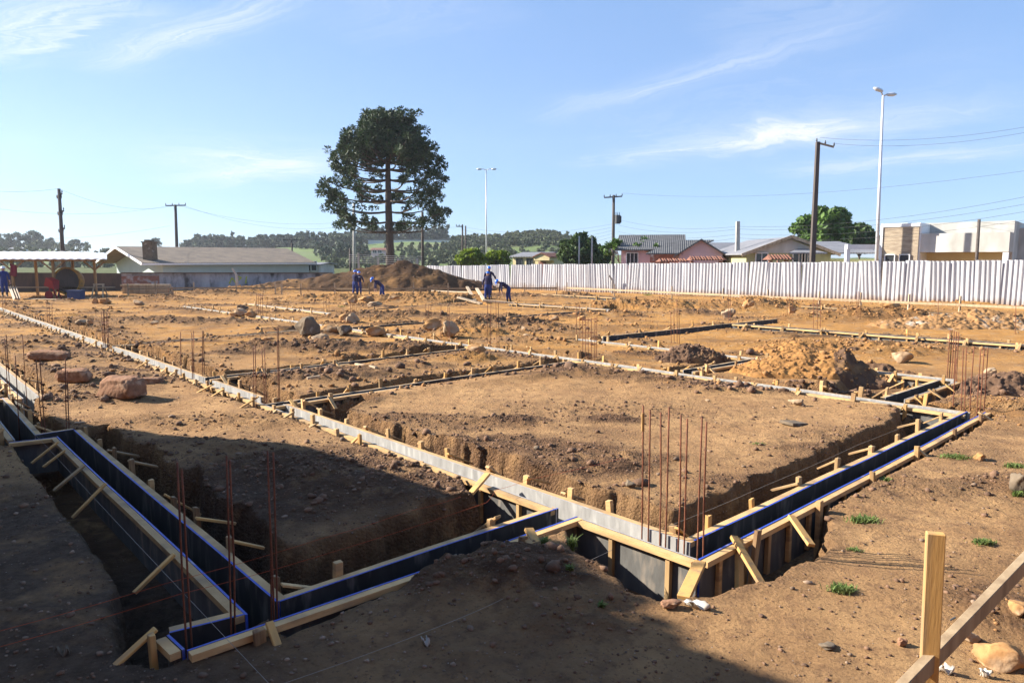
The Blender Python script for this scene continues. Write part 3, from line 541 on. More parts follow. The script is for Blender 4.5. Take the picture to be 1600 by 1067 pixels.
# ------------------------------------------------------------------ formwork builder
def timber(dims, var):
    m = MB(); m.box((0, 0, 0), dims, taper=1.0); me = m.mesh('timber', (M['wood'], M['woodx'], M['olderwood'])[var % 3])
    bm = bmesh.new(); bm.from_mesh(me)
    for v in bm.verts: v.co += Vector((R.uniform(-1, 1) * 0.003, R.uniform(-1, 1) * 0.003, R.uniform(-1, 1) * 0.008))
    bmesh.ops.bevel(bm, geom=bm.edges[:], offset=0.004, segments=1, affect='EDGES'); bm.to_mesh(me); bm.free(); return me
STAKES = [timber((0.056 + 0.010 * (k % 3), 0.040 + 0.010 * (k % 2), 0.80), k) for k in range(9)]
BRACES = [timber((0.052 + .012 * (k % 3), 0.024, 0.30 + 0.05 * (k % 4)), k) for k in range(9)]
STUDS = [timber((0.05, 0.04, 0.40), k) for k in range(3)]
FORM = {}
def place(name, me, parent, pos, rot):
    o = bpy.data.objects.new(name, me); COL.objects.link(o); o.parent = parent
    o.location = Vector(pos) - Vector(parent['wl']); o.rotation_mode = 'QUATERNION'; o.rotation_quaternion = rot.to_quaternion(); return o
def frame(u, n): return Matrix((u, n, u.cross(n))).transposed()
def wall(par, p, q, n, lit, blue, h, gaps, stake_sp, brace, studs, stk_t=(0, 1), hit=0.11, rl=None, nostake=False):
    """one side of a formwork: film-faced ply with its batten on the outer side, stakes and braces"""
    rl = rl or R
    p, q = Vector((p.x, p.y, 0)), Vector((q.x, q.y, 0)); u = (q - p).normalized(); L = (q - p).length
    iv = [(0.0, L)]
    for ga, gb in gaps:
        t0, t1 = sorted(((GV(ga) - p).dot(u), (GV(gb) - p).dot(u)))
        iv = [x for a, b in iv for x in ((a, min(b, t0)), (max(a, t1), b)) if x[1] - x[0] > 0.05]
    W0 = Vector(par['wl'])
    for (a, b) in iv:
        ply, bat = MB(), MB(); nseg = max(1, int((b - a) / 1.25)); off = [rl.uniform(-0.008, 0.008) for _ in range(nseg + 1)]; zo = [rl.uniform(-0.010, 0.006) for _ in range(nseg + 1)]
        def P(k, s, z): return p + u * (a + (b - a) * k / nseg) + n * (s + off[k]) + Vector((0, 0, z + zo[k])) - W0
        for k in range(nseg):
            vs = [P(k, 0, ZT - h), P(k + 1, 0, ZT - h), P(k + 1, 0.018, ZT - h), P(k, 0.018, ZT - h), P(k, 0, ZT), P(k + 1, 0, ZT), P(k + 1, 0.018, ZT), P(k, 0.018, ZT)]
            ply.add(vs, [(0, 1, 5, 4)], 0); ply.add(vs, [(2, 3, 7, 6)], 1); ply.add(vs, [(4, 5, 6, 7)], 2)
            if k == 0: ply.add(vs, [(3, 0, 4, 7)], 2)
            if k == nseg - 1: ply.add(vs, [(1, 2, 6, 5)], 2)
        bw = 0.066; bh = 0.048; k = 0
        while k < nseg:      # battens in lengths of two or three segments, each nailed on a little askew
            k2 = min(nseg, k + rl.choice((2, 3))); dz = rl.uniform(-0.006, -0.002); ds = rl.uniform(0, 0.008)
            for j in range(k, k2):
                e0, e1 = (0.004 if j == k else 0), (0.004 if j == k2 - 1 else 0)
                A = [P(j, 0.0185 + ds, ZT + dz) + u * e0, P(j, 0.0185 + ds + bw, ZT + dz) + u * e0]; B = [P(j + 1, 0.0185 + ds, ZT + dz) - u * e1, P(j + 1, 0.0185 + ds + bw, ZT + dz) - u * e1]
                dn = Vector((0, 0, -bh)); vs = A + [A[1] + dn, A[0] + dn] + B + [B[1] + dn, B[0] + dn]
                bat.add(vs, [(0, 1, 5, 4), (1, 2, 6, 5), (2, 3, 7, 6), (3, 0, 4, 7)] + ([(3, 2, 1, 0)] if j == k else []) + ([(4, 5, 6, 7)] if j == k2 - 1 else []))
            k = k2
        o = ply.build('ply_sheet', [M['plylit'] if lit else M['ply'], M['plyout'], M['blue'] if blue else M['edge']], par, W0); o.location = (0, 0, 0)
        o = bat.build('batten', M['woodx'], par, W0); o.location = (0, 0, 0)
    if stake_sp:
        t = stake_sp * 0.4; k = 0
        while t < L - 0.1 and k < 56:
            tt = t + rl.uniform(-0.12, 0.12) * stake_sp; k += 1; t += stake_sp
            if not any(a + .05 < tt < b - .05 for a, b in iv) or not (stk_t[0] * L <= tt <= stk_t[1] * L): continue
            big = rl.random() < 0.3; up = rl.uniform(0.03, hit) if not big else rl.uniform(0.08, hit * 1.35)
            fr = frame(u, n) @ Matrix.Rotation(rl.uniform(-.10, .10), 3, 'Y') @ Matrix.Rotation(rl.uniform(-.05, .05), 3, 'X')
            pos = p + u * tt + n * (0.0185 + bw + 0.008 + 0.032) + Vector((0, 0, ZT + up - 0.40))
            if not nostake: place('stake', rl.choice(STAKES), par, pos, fr)
            if brace and rl.random() < brace:
                ang = rl.uniform(.84, .98) if nostake else rl.uniform(.85, 1.2); side = rl.choice((-1, 1)) * 0.062; Lb = 0.40
                dirn = (n * math.sin(ang) + Vector((0, 0, -1)) * math.cos(ang)).normalized()
                topp = p + u * (tt + side) + n * (0.0185 + bw + 0.02) + Vector((0, 0, ZT + up * rl.uniform(.2, .9)))
                z_ = -dirn; x_ = u; y_ = z_.cross(x_); place('brace', rl.choice(BRACES), par, topp + dirn * (Lb / 2 - 0.03), Matrix((x_, y_, z_)).transposed())
    if studs:
        t = 0.25
        while t < L:
            if any(a + .05 < t < b - .05 for a, b in iv): place('stud', rl.choice(STUDS), par, p + u * t + n * (0.0185 + 0.030) + Vector((0, 0, ZT - 0.056 - 0.20)), frame(u, n))
            t += studs
for r in RUNS:
    k = r['k']; rl = random.Random(hash(k) if False else sum(map(ord, k)) * 31); mid = (r['a'] + r['b']) / 2
    par = thing('formwork', r['label'], 'formwork', (mid.x, mid.y, -0.3), 'timber formwork in the trenches'); FORM[k] = par
    ZT = r.get('zt', 0.03); sp_ = r['sp']; h = min(0.5, r['dep'] * 0.95 + 0.02 + ZT)
    far_h = h
    wall(par, r['a'], r['b'], r['n'], r.get('lit'), r.get('blue'), h, r.get('fgap', []), r.get('fsp', sp_), 0.75, False, rl=rl, hit=0.15 if r['a'].y > 9 else 0.12)
    if r['near']:
        na, nb = r['na'], r['nb']
        if r.get('nmax'): nb = na + (nb - na) * r['nmax']
        st = {'A1': 0.62, 'B1': 0.42, 'L1': 0.0}.get(k, 0.8 if r.get('studs') else 0)
        wall(par, na, nb, -r['n'], r.get('lit'), r.get('blue'), h, r.get('ngap', []), sp_ * (1.5 if k == 'B1' else 1.05), .72 if k == 'L1' else .45 if k == 'B1' else 0.8, st, rl=rl, stk_t=(0.055 if k == 'A1' else 0.0, 1.0), nostake=(k == 'L1'), hit=0.13 if k == 'A1' or r['a'].y > 9 else 0.09)
ZT = 0.03
# jog and closing boards at the left
def closing(k, px1, px2, far, lit=False, sp=0):
    a, b = GV(px1), GV(px2); u = (b - a).normalized(); wall(FORM[k], a, b, nrm(u, far), lit, True, 0.48, [], sp, 0.8, 0, rl=random.Random(5))
closing('L1', (56, 680), (116, 671), True); closing('L1', (14, 691), (88, 683), False)
closing('L2', (-10, 622), (15, 623), False)
closing('B0', (384, 960), (265, 990), True); closing('B0', (265, 991), (290, 1014), False, sp=0.2)

def strut(k, px1, z1, px2, z2, w, t, wid):
    """a leaning board nailed to a form; its width lies along `wid`"""
    a, b = G(*px1, z1), G(*px2, z2); z_ = (a - b).normalized(); x_ = (wid - z_ * wid.dot(z_)).normalized(); y_ = z_.cross(x_); m = MB(); m.box((a + b) / 2, (w, t, (a - b).length), Matrix((x_, y_, z_)).transposed())
    par = FORM[k]; m.build('brace', M['wood'], par, (0, 0, 0), bevel=.003).location = -Vector(par['wl'])
rA, rB = RUNS[0], RUNS[5]
strut('A1', (1094, 878), .04, (1068, 934), -.06, .10, .035, rA['u'])
strut('B1', (1146, 838), .09, (1190, 912), -.12, .07, .032, rB['u']); strut('B1', (1155, 842), .06, (1155, 925), -.25, .06, .05, rB['u']); strut('B1', (1236, 806), .06, (1268, 852), -.06, .07, .032, rB['u'])
strut('B0', (826, 826), .08, (845, 862), -.02, .085, .032, RUNS[1]['u']); strut('A1', (762, 740), .14, (726, 782), -.02, .075, .03, rA['u'])
# ------------------------------------------------------------------ column starter bars
REB = [
 ('eight tall rusty rods rising at the near corner of the sunlit and right formworks', [(1003, 832, 1005, 633), (1013, 837, 1016, 640), (1031, 842, 1032.5, 644), (1040, 846, 1045.5, 636), (1060, 852, 1064, 648), (1069, 856, 1074, 654), (1090, 862, 1097, 652), (1099, 857, 1104, 659)], [], True),
 ('dark rods in shade at the lower left formwork corner, nearest the camera', [(291, 1002, 277, 722), (299, 996, 284, 733), (361, 975, 354, 712), (367, 971, 359, 718), (424, 950, 418, 704), (433, 946, 427, 706), (428, 953, 420, 768)], [], False),
 ('rods at the jogged cross boards on the left, shaded at the foot', [(66, 672, 56, 561), (71, 676, 62, 560), (104, 672, 102, 561), (108, 670, 105, 580)], [], False),
 ('rods at the left photo edge in front of the pale formwork', [(12, 619, 7, 529), (16, 619, 9.5, 523), (41, 612, 35, 523), (29, 655, 23.5, 555)], [], False),
 ('dense dark rods left of the red clay lumps, on the longest formwork', [(162, 541, 158, 487), (164, 542, 161, 485), (165.5, 542, 162.5, 485), (168, 542, 166, 488), (170, 543, 168, 489)], [0.3, 0.7], False),
 ('five spaced rods where the second cross formwork meets the longest formwork', [(283, 590, 282, 519), (300.6, 590, 299.5, 520), (303, 589, 302.5, 517), (316.6, 589, 316, 517), (319, 589, 318, 517)], [], False),
 ('six rods where the cross formwork behind the central pad meets the longest formwork', [(397, 634, 395.7, 543), (400, 635, 398.7, 539), (413, 630, 409, 545), (416.5, 631, 413, 543), (435, 630, 433, 512), (437.5, 630, 435.3, 512)], [], False),
 ('three thin rods in the left background on the longest formwork', [(74.6, 504, 73, 472), (77.5, 505, 76.5, 472), (82, 505, 81, 473)], [], False),
 ('four tall rods right of the pale boulder in the middle of the site', [(761, 543, 761.6, 473), (766, 541, 767, 472), (776.5, 542, 774.7, 473), (779.8, 542, 778.4, 473)], [], False),
 ('three rods in front of the pale boulder in the middle of the site', [(689, 531, 689, 476), (700, 536, 699.7, 480), (703, 538, 702, 480)], [], False),
 ('thin rods behind and left of the pale boulder in the middle', [(665.6, 502, 665, 477), (669.5, 502, 669.7, 478), (674, 502, 673.4, 478)], [], False),
 ('stirruped rebar cage standing behind the central pad, right of centre', [(911, 559, 910, 496), (915, 560, 914.5, 497), (919.5, 561, 919, 496), (924, 562, 924, 497), (929, 562, 929.6, 496), (932, 561, 932.5, 494)], [0.35, 0.62, 0.93], False),
 ('two reddish rods just left of the stirruped rebar cage', [(901, 530, 901, 474), (906, 530, 905.5, 476)], [], False),
 ('four rods rising behind the small ochre dirt pile', [(1049, 536, 1048, 487), (1053.5, 536, 1053, 486), (1058, 536, 1057.6, 467), (1061.5, 536, 1061, 484)], [], False),
 ('leaning bundle of five rods behind the far right formwork corner', [(1479.5, 592, 1484.7, 515), (1483, 592, 1487.5, 515), (1486.5, 593, 1491, 517), (1490, 592, 1494.5, 518), (1494.5, 593, 1498, 519)], [0.35, 0.75], True),
 ('seven tall rods at the far right formwork corner', [(1489, 637, 1494, 560), (1502, 639, 1505.3, 544), (1507, 640, 1510, 543), (1515.6, 642, 1522, 542), (1526.5, 644, 1532.5, 545), (1531, 645, 1538, 543), (1537, 645, 1543.8, 543)], [], True),
 ('thin rods before the mossy round boulder below the fence', [(1138, 505, 1138, 452), (1141.5, 505, 1141, 451)], [], False),
 ('three thin rods behind the white sheet lying on the ground', [(1230, 499, 1230, 460), (1234, 499, 1234, 460), (1238, 499, 1238, 462)], [], False),
 ('rods standing just right of the white sheet lying on the ground', [(1271, 516, 1271.5, 467), (1277, 516, 1277, 470), (1282, 516, 1282, 466)], [], False),
 ('three pale rusty rods below the fence under the tall utility pole', [(1339, 503, 1339, 456), (1342, 503, 1341.5, 455), (1344.5, 503, 1344, 457)], [], False),
 ('two rods below the fence right of the concrete stub post', [(1031, 484, 1031, 458), (1034.5, 484, 1034.5, 458), (1038, 484, 1038, 460)], [], False),
 ('single rod before the grey rubble heap', [(1466, 509, 1466, 468)], [], False),
 ('single dark rod at the right edge beside the grey rubble heap', [(1586, 522, 1587.5, 475)], [], False),
 ('thin rods left of the two standing workers', [(506, 487, 506, 460), (510, 487, 509.5, 461), (514, 488, 514, 461)], [], False),
 ('rods in front of the two standing workers, beside ochre rocks', [(548, 495, 548, 468), (551, 495, 551, 469), (553.5, 496, 553.5, 469), (556.5, 496, 556.3, 470)], [], False),
 ('cage of thin rods right of the tan boulder pile in the left background', [(401, 492, 400.5, 458), (404, 492, 403.5, 458), (407, 493, 406.5, 458), (410.5, 493, 410, 459)], [0.9], False),
 ('thin rods before the sand pile in the left background', [(263.5, 471, 263, 449), (269.5, 471, 269, 449), (274, 471, 274, 450)], [], False),
 ('thin rods at the far left before the shed', [(4, 489, 4, 462), (9, 489, 8.7, 462), (28, 489, 28, 464)], [], False),
]
for label, bars, stir, thick in REB:
    b0 = G(bars[0][0], bars[0][1], -0.25); root = thing('rebar_cluster', label, 'rebar', (b0.x, b0.y, -0.25), 'column starter bars')
    tops = []
    for (bx, by, tx, ty) in bars:
        a = G(bx, by, 0.0); t = D(tx, ty, a.y); dn = (a - t).normalized()
        m = MB(); k = Vector((R.uniform(-.006, .006), R.uniform(-.006, .006), 0)) * (t - a).length; foot = a + dn * 0.35
        rr = 0.0075 if thick else 0.0068
        if a.y > 14: rr = 0.0085
        pts = [foot, a, a.lerp(t, .35) + k, a.lerp(t, .7) + k * .4, t]; m.tube(pts, rr, 6)
        if a.y < 8:     # ribs of the deformed bar
            n_ = int((t - a).length / 0.03)
            for q in range(n_):
                c = a.lerp(t, (q + .5) / n_) + k * (0.8 if 0.2 < q / n_ < .8 else .3); 
        m.build('bar', M['rust'], root, (0, 0, 0), smooth=True).location = -Vector(root['wl']); tops.append((a, t))
    for s in stir:
        m = MB(); ps = [a.lerp(t, s) for a, t in tops]; lo_, hi_ = min(ps, key=lambda v: v.x), max(ps, key=lambda v: v.x)
        dpt = Vector((0.02, 0.11, 0)); loop = [lo_ - dpt * .3, hi_ - dpt * .3, hi_ + dpt, lo_ + dpt, lo_ - dpt * .3]
        m.tube(loop, 0.005, 5); m.build('stirrup', M['rust'], root).location = -Vector(root['wl'])
    if label.startswith('eight'):
        m = MB(); a, t = tops[0]; m.beam(a.lerp(t, .80), a.lerp(t, .94), 0.022, 0.022); m.build('wood_tag', M['wood'], root).location = -Vector(root['wl'])

# ------------------------------------------------------------------ string lines
def string(px, mat_, label, z=0.05, r=0.0016, sag=0.01, name='string_line'):
    m = MB(); pts = []
    P = [G(x, y, z) for x, y in px]
    for a, b in zip(P[:-1], P[1:]):
        for k in range(8): t = k / 8; pts.append(a.lerp(b, t) - Vector((0, 0, sag * math.sin(math.pi * t))))
    pts.append(P[-1]); m.tube(pts, r, 5)
    o = m.build(name, mat_); return tag(o, label, 'string', 'builders string lines')
string([(40, 662), (62, 686), (420, 1067), (440, 1090)], M['string_w'], 'white string running diagonally over the left foreground formwork', 0.08)
string([(420, 1075), (692, 976), (816, 920), (956, 859)], M['string_w'], 'white string stretched over the shaded foreground soil', 0.06)
string([(1036, 825), (1192, 760), (1340, 695), (1475, 640)], M['string_w'], 'white string stretched behind the right blue edged formwork', 0.08)
string([(-30, 993), (256, 912), (500, 842), (640, 798), (720, 776)], M['string_o'], 'upper orange string across the shaded left foreground', 0.12)
string([(-30, 1018), (280, 928), (500, 868), (760, 785), (775, 765), (822, 750), (975, 715)], M['string_o'], 'lower orange string reaching across the longest formwork', 0.12)
string([(-20, 560), (36, 555), (60, 553)], M['string_w'], 'short white string at the left edge beside the clay lumps', 0.25)
string([(85, 583), (160, 574), (215, 570)], M['string_w'], 'white string above the red clay lumps', 0.3)

# ------------------------------------------------------------------ rocks and clods
def ico(sub):
    bm = bmesh.new(); bmesh.ops.create_icosphere(bm, subdivisions=sub, radius=1.0)
    v = np.array([x.co[:] for x in bm.verts]); f = np.array([[q.index for q in fc.verts] for fc in bm.faces]); bm.free(); return v, f
I1, I2, I3 = ico(1), ico(2), ico(4)
def rockshape(base, seed, lump=0.35, flat=0.0, facets=7, boxy=1.0):
    rs = np.random.RandomState(seed); v = base[0].copy(); v = np.sign(v) * np.abs(v) ** boxy; v /= np.abs(v).max()
    for _ in range(facets):      # chop with planes: flat broken faces
        n = rs.normal(size=3); n /= np.linalg.norm(n); c = rs.uniform(0.45, 0.85); k = v @ n
        v = v - np.outer(np.clip(k - c, 0, None), n) * 0.85
    s = rs.uniform(0, 99); w = 1 + lump * (0.5 * np.sin(2.3 * v[:, 0] + s) * np.sin(2.7 * v[:, 1] + 1.3 * s) + 0.35 * np.sin(5.1 * v[:, 2] + s) * np.sin(4.3 * v[:, 0] - s) + 0.2 * np.sin(9 * v[:, 1] + s) * np.sin(8 * v[:, 2]))
    if len(v) > 100: w += lump * 0.22 * (vn(v[:, 0] * 5 + s, v[:, 1] * 5 + v[:, 2] * 3.1, seed) - .5) * 2 + lump * 0.14 * (vn(v[:, 0] * 14 + s, v[:, 2] * 14 + v[:, 1] * 9, seed) - .5) * 2
    return v * w[:, None]
def rock(px, py, wpx, hr, mt, label, dr=0.8, seed=None, sink=0.38, name='rock', cat='rock', turn=0.0, group='loose stones on the site', lump=.3, facets=13, boxy=.68):
    c = GG(px, py); w = wpx / F * c.y / 2; v = rockshape(I3, seed or int(px * 7 + py), lump, facets=facets, boxy=boxy) * np.array([w, w * dr, w * hr])
    me = npmesh(name, v, I3[1], M[mt], True); o = link(name, me, None, (c.x, c.y + w * dr * .5, c.z + w * hr * (1 - sink)))
    o.rotation_euler = (0, 0, turn); tag(o, label, cat, group); return o
ROCKS = [
 (1415, 567, 34, .75, 'rock_t', 'pale tan boulder on bare ground right of the large ochre dirt pile'), (1246, 634, 22, .62, 'rock_t', 'small tan stone on the central pad below the far formwork'),
 (1535, 720, 26, .68, 'rock_o', 'round ochre stone at the end of a green grass strip on the right'), (1594, 770, 34, 1.2, 'rock_g', 'grey lichen-pale rock cut by the right photo edge'),
 (1140, 497, 24, .85, 'rock_t', 'round mossy tan boulder below the fence'), (1172, 478, 20, .7, 'rock_o', 'bright ochre rock below the fence, behind the mossy boulder'),
 (1393, 482, 30, .5, 'rock_o', 'flat bright yellow ochre rock just below the fence'), (1240, 488, 16, 1.0, 'rock_o', 'ochre rock casting a dark shadow right of the thin rods'),
 (480, 528, 44, .85, 'rock_g', 'large dark grey boulder with pale top in the central rock pile'), (512, 521, 30, .8, 'rock_o', 'orange rock right of the large grey boulder'),
 (500, 533, 30, .55, 'rock_t', 'smooth tan stone at the foot of the grey boulder'), (543, 538, 17, .75, 'rock_o', 'small smooth ochre stone at the right end of the rock pile'),
 (536, 522, 26, .8, 'rock_g', 'dark grey stone at the right of the rock pile'), (515, 541, 52, .25, 'rock_t', 'long flat stone slab at the front of the rock pile'),
 (418, 532, 22, .4, 'rock_o', 'flat orange stone lying left of the rock pile'), (551, 505, 24, .9, 'rock_t', 'pinkish tan upright rock behind the rock pile'), (537, 503, 18, 1., 'rock_o', 'ochre rock leaning beside the pinkish upright rock'),
 (585, 524, 34, .55, 'rock_o', 'ochre rock right of the rock pile on the long formwork'), (703, 524, 34, .8, 'rock_t', 'pale grey tan boulder in the middle of the site'), (674, 516, 32, .65, 'rock_o', 'ochre rock left of the pale boulder in the middle'),
 (377, 495, 22, .75, 'rock_t', 'large tan boulder of the pile in the left background'), (392, 496, 22, .7, 'rock_o', 'ochre boulder at the right of the left background pile'), (366, 495, 16, .7, 'rock_o', 'orange stone at the left of the left background pile'), (378, 484, 20, .5, 'rock_g', 'grey stone topping the left background pile'),
 (148, 475, 14, .9, 'rock_o', 'reddish stone left of the pair before the shed'), (163, 475, 24, .45, 'rock_o', 'low reddish stone right of the pair before the shed'), (214, 477, 18, .6, 'rock_t', 'tan stone in the background between shed and sand pile'),
 (126, 506, 18, .6, 'rock_t', 'brown stone left of the pale one near the longest formwork'), (139, 505, 11, .7, 'rock_t', 'small pale stone near the longest formwork in the left background'), (241, 507, 13, .7, 'rock_t', 'tan stone in the dark spoil strip in the left background'),
 (552, 474, 15, 1.1, 'rock_o', 'bright ochre rock at the feet of the standing workers'), (570, 471, 26, .45, 'rock_o', 'flat ochre rock right of the bright one near the workers'), (540, 478, 12, .8, 'rock_o', 'small red ochre rock left of the bright one near the workers'), (585, 480, 26, .4, 'rock_t', 'tan flat rock before the ochre ones near the workers'), (614, 468, 18, .6, 'rock_o', 'broken ochre rock right of the stooping worker'),
 (864, 501, 17, .8, 'rock_o', 'round ochre clump on bare ground before the low dark formwork'), (911, 501, 14, .85, 'rock_o', 'dark ochre stone behind the rebar cage'), (819, 517, 14, .6, 'rock_t', 'small tan rock in the middle before the dark spoil'), (822, 527, 12, .7, 'rock_t', 'small pinkish rock in the middle below the tan one'),
 (1370, 600, 0.1, .5, 'rock_t', ''), (1590, 600, 16, .8, 'rock_t', 'tan angular stone below the dark right pile'), (1497, 606, 22, .9, 'rock_t', 'tan angular stone between the two right rod clusters'), (1428, 580, 0.1, .7, 'rock_o', ''), (1550, 590, 24, .9, 'rock_t', 'pale tan rock before the dark right pile'),
 (740, 552, 34, .6, 'rock_o', 'dark ochre clump on the formwork behind the central pad'), (1105, 627, 9, .5, 'rock_t', 'small pale brick chip on the central pad'),
 (1575, 1046, 84, .62, 'rock_o', 'large rounded brown stone at the lower right, half in shadow'), (1519, 1005, 32, .75, 'rock_t', 'blocky brown stone behind the leaning rail at lower right'), (1598, 962, 40, .8, 'rock_o', 'brown stone cut by the right edge above the large rounded one'), (1411, 1010, 20, .8, 'clay', 'small clod of earth left of the wooden post'), (1298, 1015, 34, .3, 'rock_g', 'flat pale grey chip on the lower right ground'),
 (985, 762, 20, .6, 'rock_g', 'pale grey stone at the central pad edge behind the rods'), (838, 703, 14, .5, 'rock_g', 'small grey stone in the dark soil on the central pad'),
]
for t in ROCKS:
    if t[5]: rock(t[0], t[1], t[2], t[3], t[4], t[5], turn=R.uniform(-.5, .5))
def lump_box(px, py, wpx, dr, hr, turn, label, seed):
    """an angular block of dug clay with a crumbling top"""
    c = GG(px, py); w = wpx / F * c.y / 2; v = I3[0].copy(); rs = np.random.RandomState(seed)
    v = np.sign(v) * np.abs(v) ** .38; v /= np.abs(v).max(); v[:, 0] *= 1 + .12 * v[:, 1] * rs.uniform(-1, 1) - .10 * v[:, 2]; v[:, 1] *= 1 - .12 * v[:, 2] + .1 * v[:, 0] * rs.uniform(-1, 1); v[:, 2] *= 1 + .22 * v[:, 0] * rs.uniform(-1, 1) + .15 * v[:, 1] * rs.uniform(-1, 1)
    a_ = v[:, 0] * 2.2 + v[:, 2] * 1.3 + seed; b_ = v[:, 1] * 2.2 - v[:, 2] * 1.7 + seed; nz = .16 * fbm(a_, b_, .8, 2, seed) + .10 * fbm(a_, b_, 2.6, 3, seed + 4) + .05 * fbm(a_, b_, 8, 2, seed + 9)
    v = v * (1 + nz)[:, None] * np.array([w, w * dr, w * hr]); o = link('clay_lump', npmesh('clay_lump', v, I3[1], M['clay'], True), None, (c.x, c.y + w * dr, c.z + w * hr * .72)); o.rotation_euler = (R.uniform(-.06, .06), R.uniform(-.06, .06), turn); tag(o, label, 'clay lump', 'red clay lumps')
lump_box(180, 622, 68, .62, .52, -.30, 'largest red clay lump, blocky, on the left pad', 3)
lump_box(110, 596, 50, .45, .42, -.10, 'long low red clay lump left of the largest one', 7)
lump_box(72, 562, 62, .35, .24, -.05, 'flat red clay lump at far left beside the rods', 11)
lump_box(232, 600, 34, .5, .30, .2, 'low clay lump between the largest one and the longest formwork', 15)
rock(1050, 950, 42, .35, 'clay', 'rough earth clod with white scrap beside it below the near corner', name='clay_lump', cat='clay lump', dr=.6, sink=.1, lump=.4, group='red clay lumps')

def scatter(name, label, cat, mt, pts, sizes, base, nshape=10, seed=1, flat=(0.5, 0.9), lift=0.25):
    rs = np.random.RandomState(seed); shapes = [rockshape(base, seed * 100 + k, .45, facets=5) for k in range(nshape)]
    P = np.array(pts); zz = height(P[:, 0], P[:, 1]); n = len(P); nv = len(base[0]); V = np.empty((n * nv, 3)); Fc = np.empty((n * len(base[1]), 3), int)
    for i in range(n):
        s = shapes[rs.randint(nshape)]; a = rs.uniform(0, 6.28); c_, s_ = math.cos(a), math.sin(a); q = sizes[i]
        f = rs.uniform(*flat); e = rs.uniform(.7, 1.3)
        v = np.stack([(s[:, 0] * c_ - s[:, 1] * s_ * e) * q, (s[:, 0] * s_ + s[:, 1] * c_ * e) * q, s[:, 2] * q * f], 1)
        V[i * nv:(i + 1) * nv] = v + (P[i, 0], P[i, 1], zz[i] + q * f * lift); Fc[i * len(base[1]):(i + 1) * len(base[1])] = base[1] + i * nv
    o = link(name, npmesh(name, V, Fc, M[mt], False)); return tag(o, label, cat, None, 'stuff')
rs = np.random.RandomState(4)
dark, ochre, peb = [], [], []
for (c, a, b, h, mo_, oc_) in BLOBS:
    n = int(min(900, 60 * a * b * (1.0 + 8 * h) * (4.5 if c.y < 14 else 1.0)) + 18)
    for _ in range(n):
        x, y = c.x + rs.normal() * a * .62, c.y + rs.normal() * b * .62
        s = np.clip(rs.gamma(1.4, 0.0085 if c.y < 12 else 0.017), .006, .10 if c.y < 12 else .16)
        (ochre if rs.rand() < oc_ else dark).append((x, y, s))
for a, u, n, L, ft, nt, dep in STRIPS:      # crumbs along the trench rims
    for _ in range(int(L * (42 if a.y < 12 else 7))):
        t = rs.uniform(0, L); side = rs.rand() < .65; s_ = (ft + abs(rs.normal()) * .30) if side else -(nt + abs(rs.normal()) * .2)
        p = a + u * t + n * s_
        if p.y < 2.6: continue
        (dark if p.y < 13 or rs.rand() < .5 else ochre).append((p.x, p.y, np.clip(rs.gamma(1.5, .0075 if p.y < 12 else .016), .005, .09)))
for _ in range(3600):       # loose grit anywhere, denser close by
    y = 2.9 * math.exp(rs.uniform(0, 2.9)); x = rs.uniform(-.82, .82) * y
    (peb if rs.rand() < .45 else (dark if y < 13 else ochre)).append((x, y, np.clip(rs.gamma(1.3, .0035 + .00045 * y), .003, .05)))
for _ in range(9000):       # fine crumbs close by, gathered in patches
    y = 3.0 * math.exp(rs.uniform(0, 1.5)); x = rs.uniform(-.80, .80) * y
    if fbm(np.array([x]), np.array([y]), .9, 3, 99)[0] + rs.rand() * .5 < .22: continue
    (dark if rs.rand() < .8 else peb).append((x, y, np.clip(rs.gamma(1.6, .0038), .003, .022)))
for _ in range(2600):       # pebbly shaded corner
    y = rs.uniform(3.2, 8.5); x = -rs.uniform(.05, .85) * y; peb.append((x, y, np.clip(rs.gamma(1.3, .0052), .003, .035)))
for nm, lb, mt_, L_, sd in (('soil_clods', 'dark brown crumbs of soil strewn over the pads and trench rims', 'clod', dark, 3), ('ochre_clods', 'ochre lumps of earth strewn over the far part of the site', 'clodo', ochre, 5), ('pebbles', 'small pale stones strewn over the ground', 'pebble', peb, 7)):
    A = np.array(L_); A = A[height(A[:, 0], A[:, 1]) > -0.18]; scatter(nm, lb, 'clods' if 'clod' in nm else 'pebbles', mt_, A[:, :2], A[:, 2], I1, seed=sd)

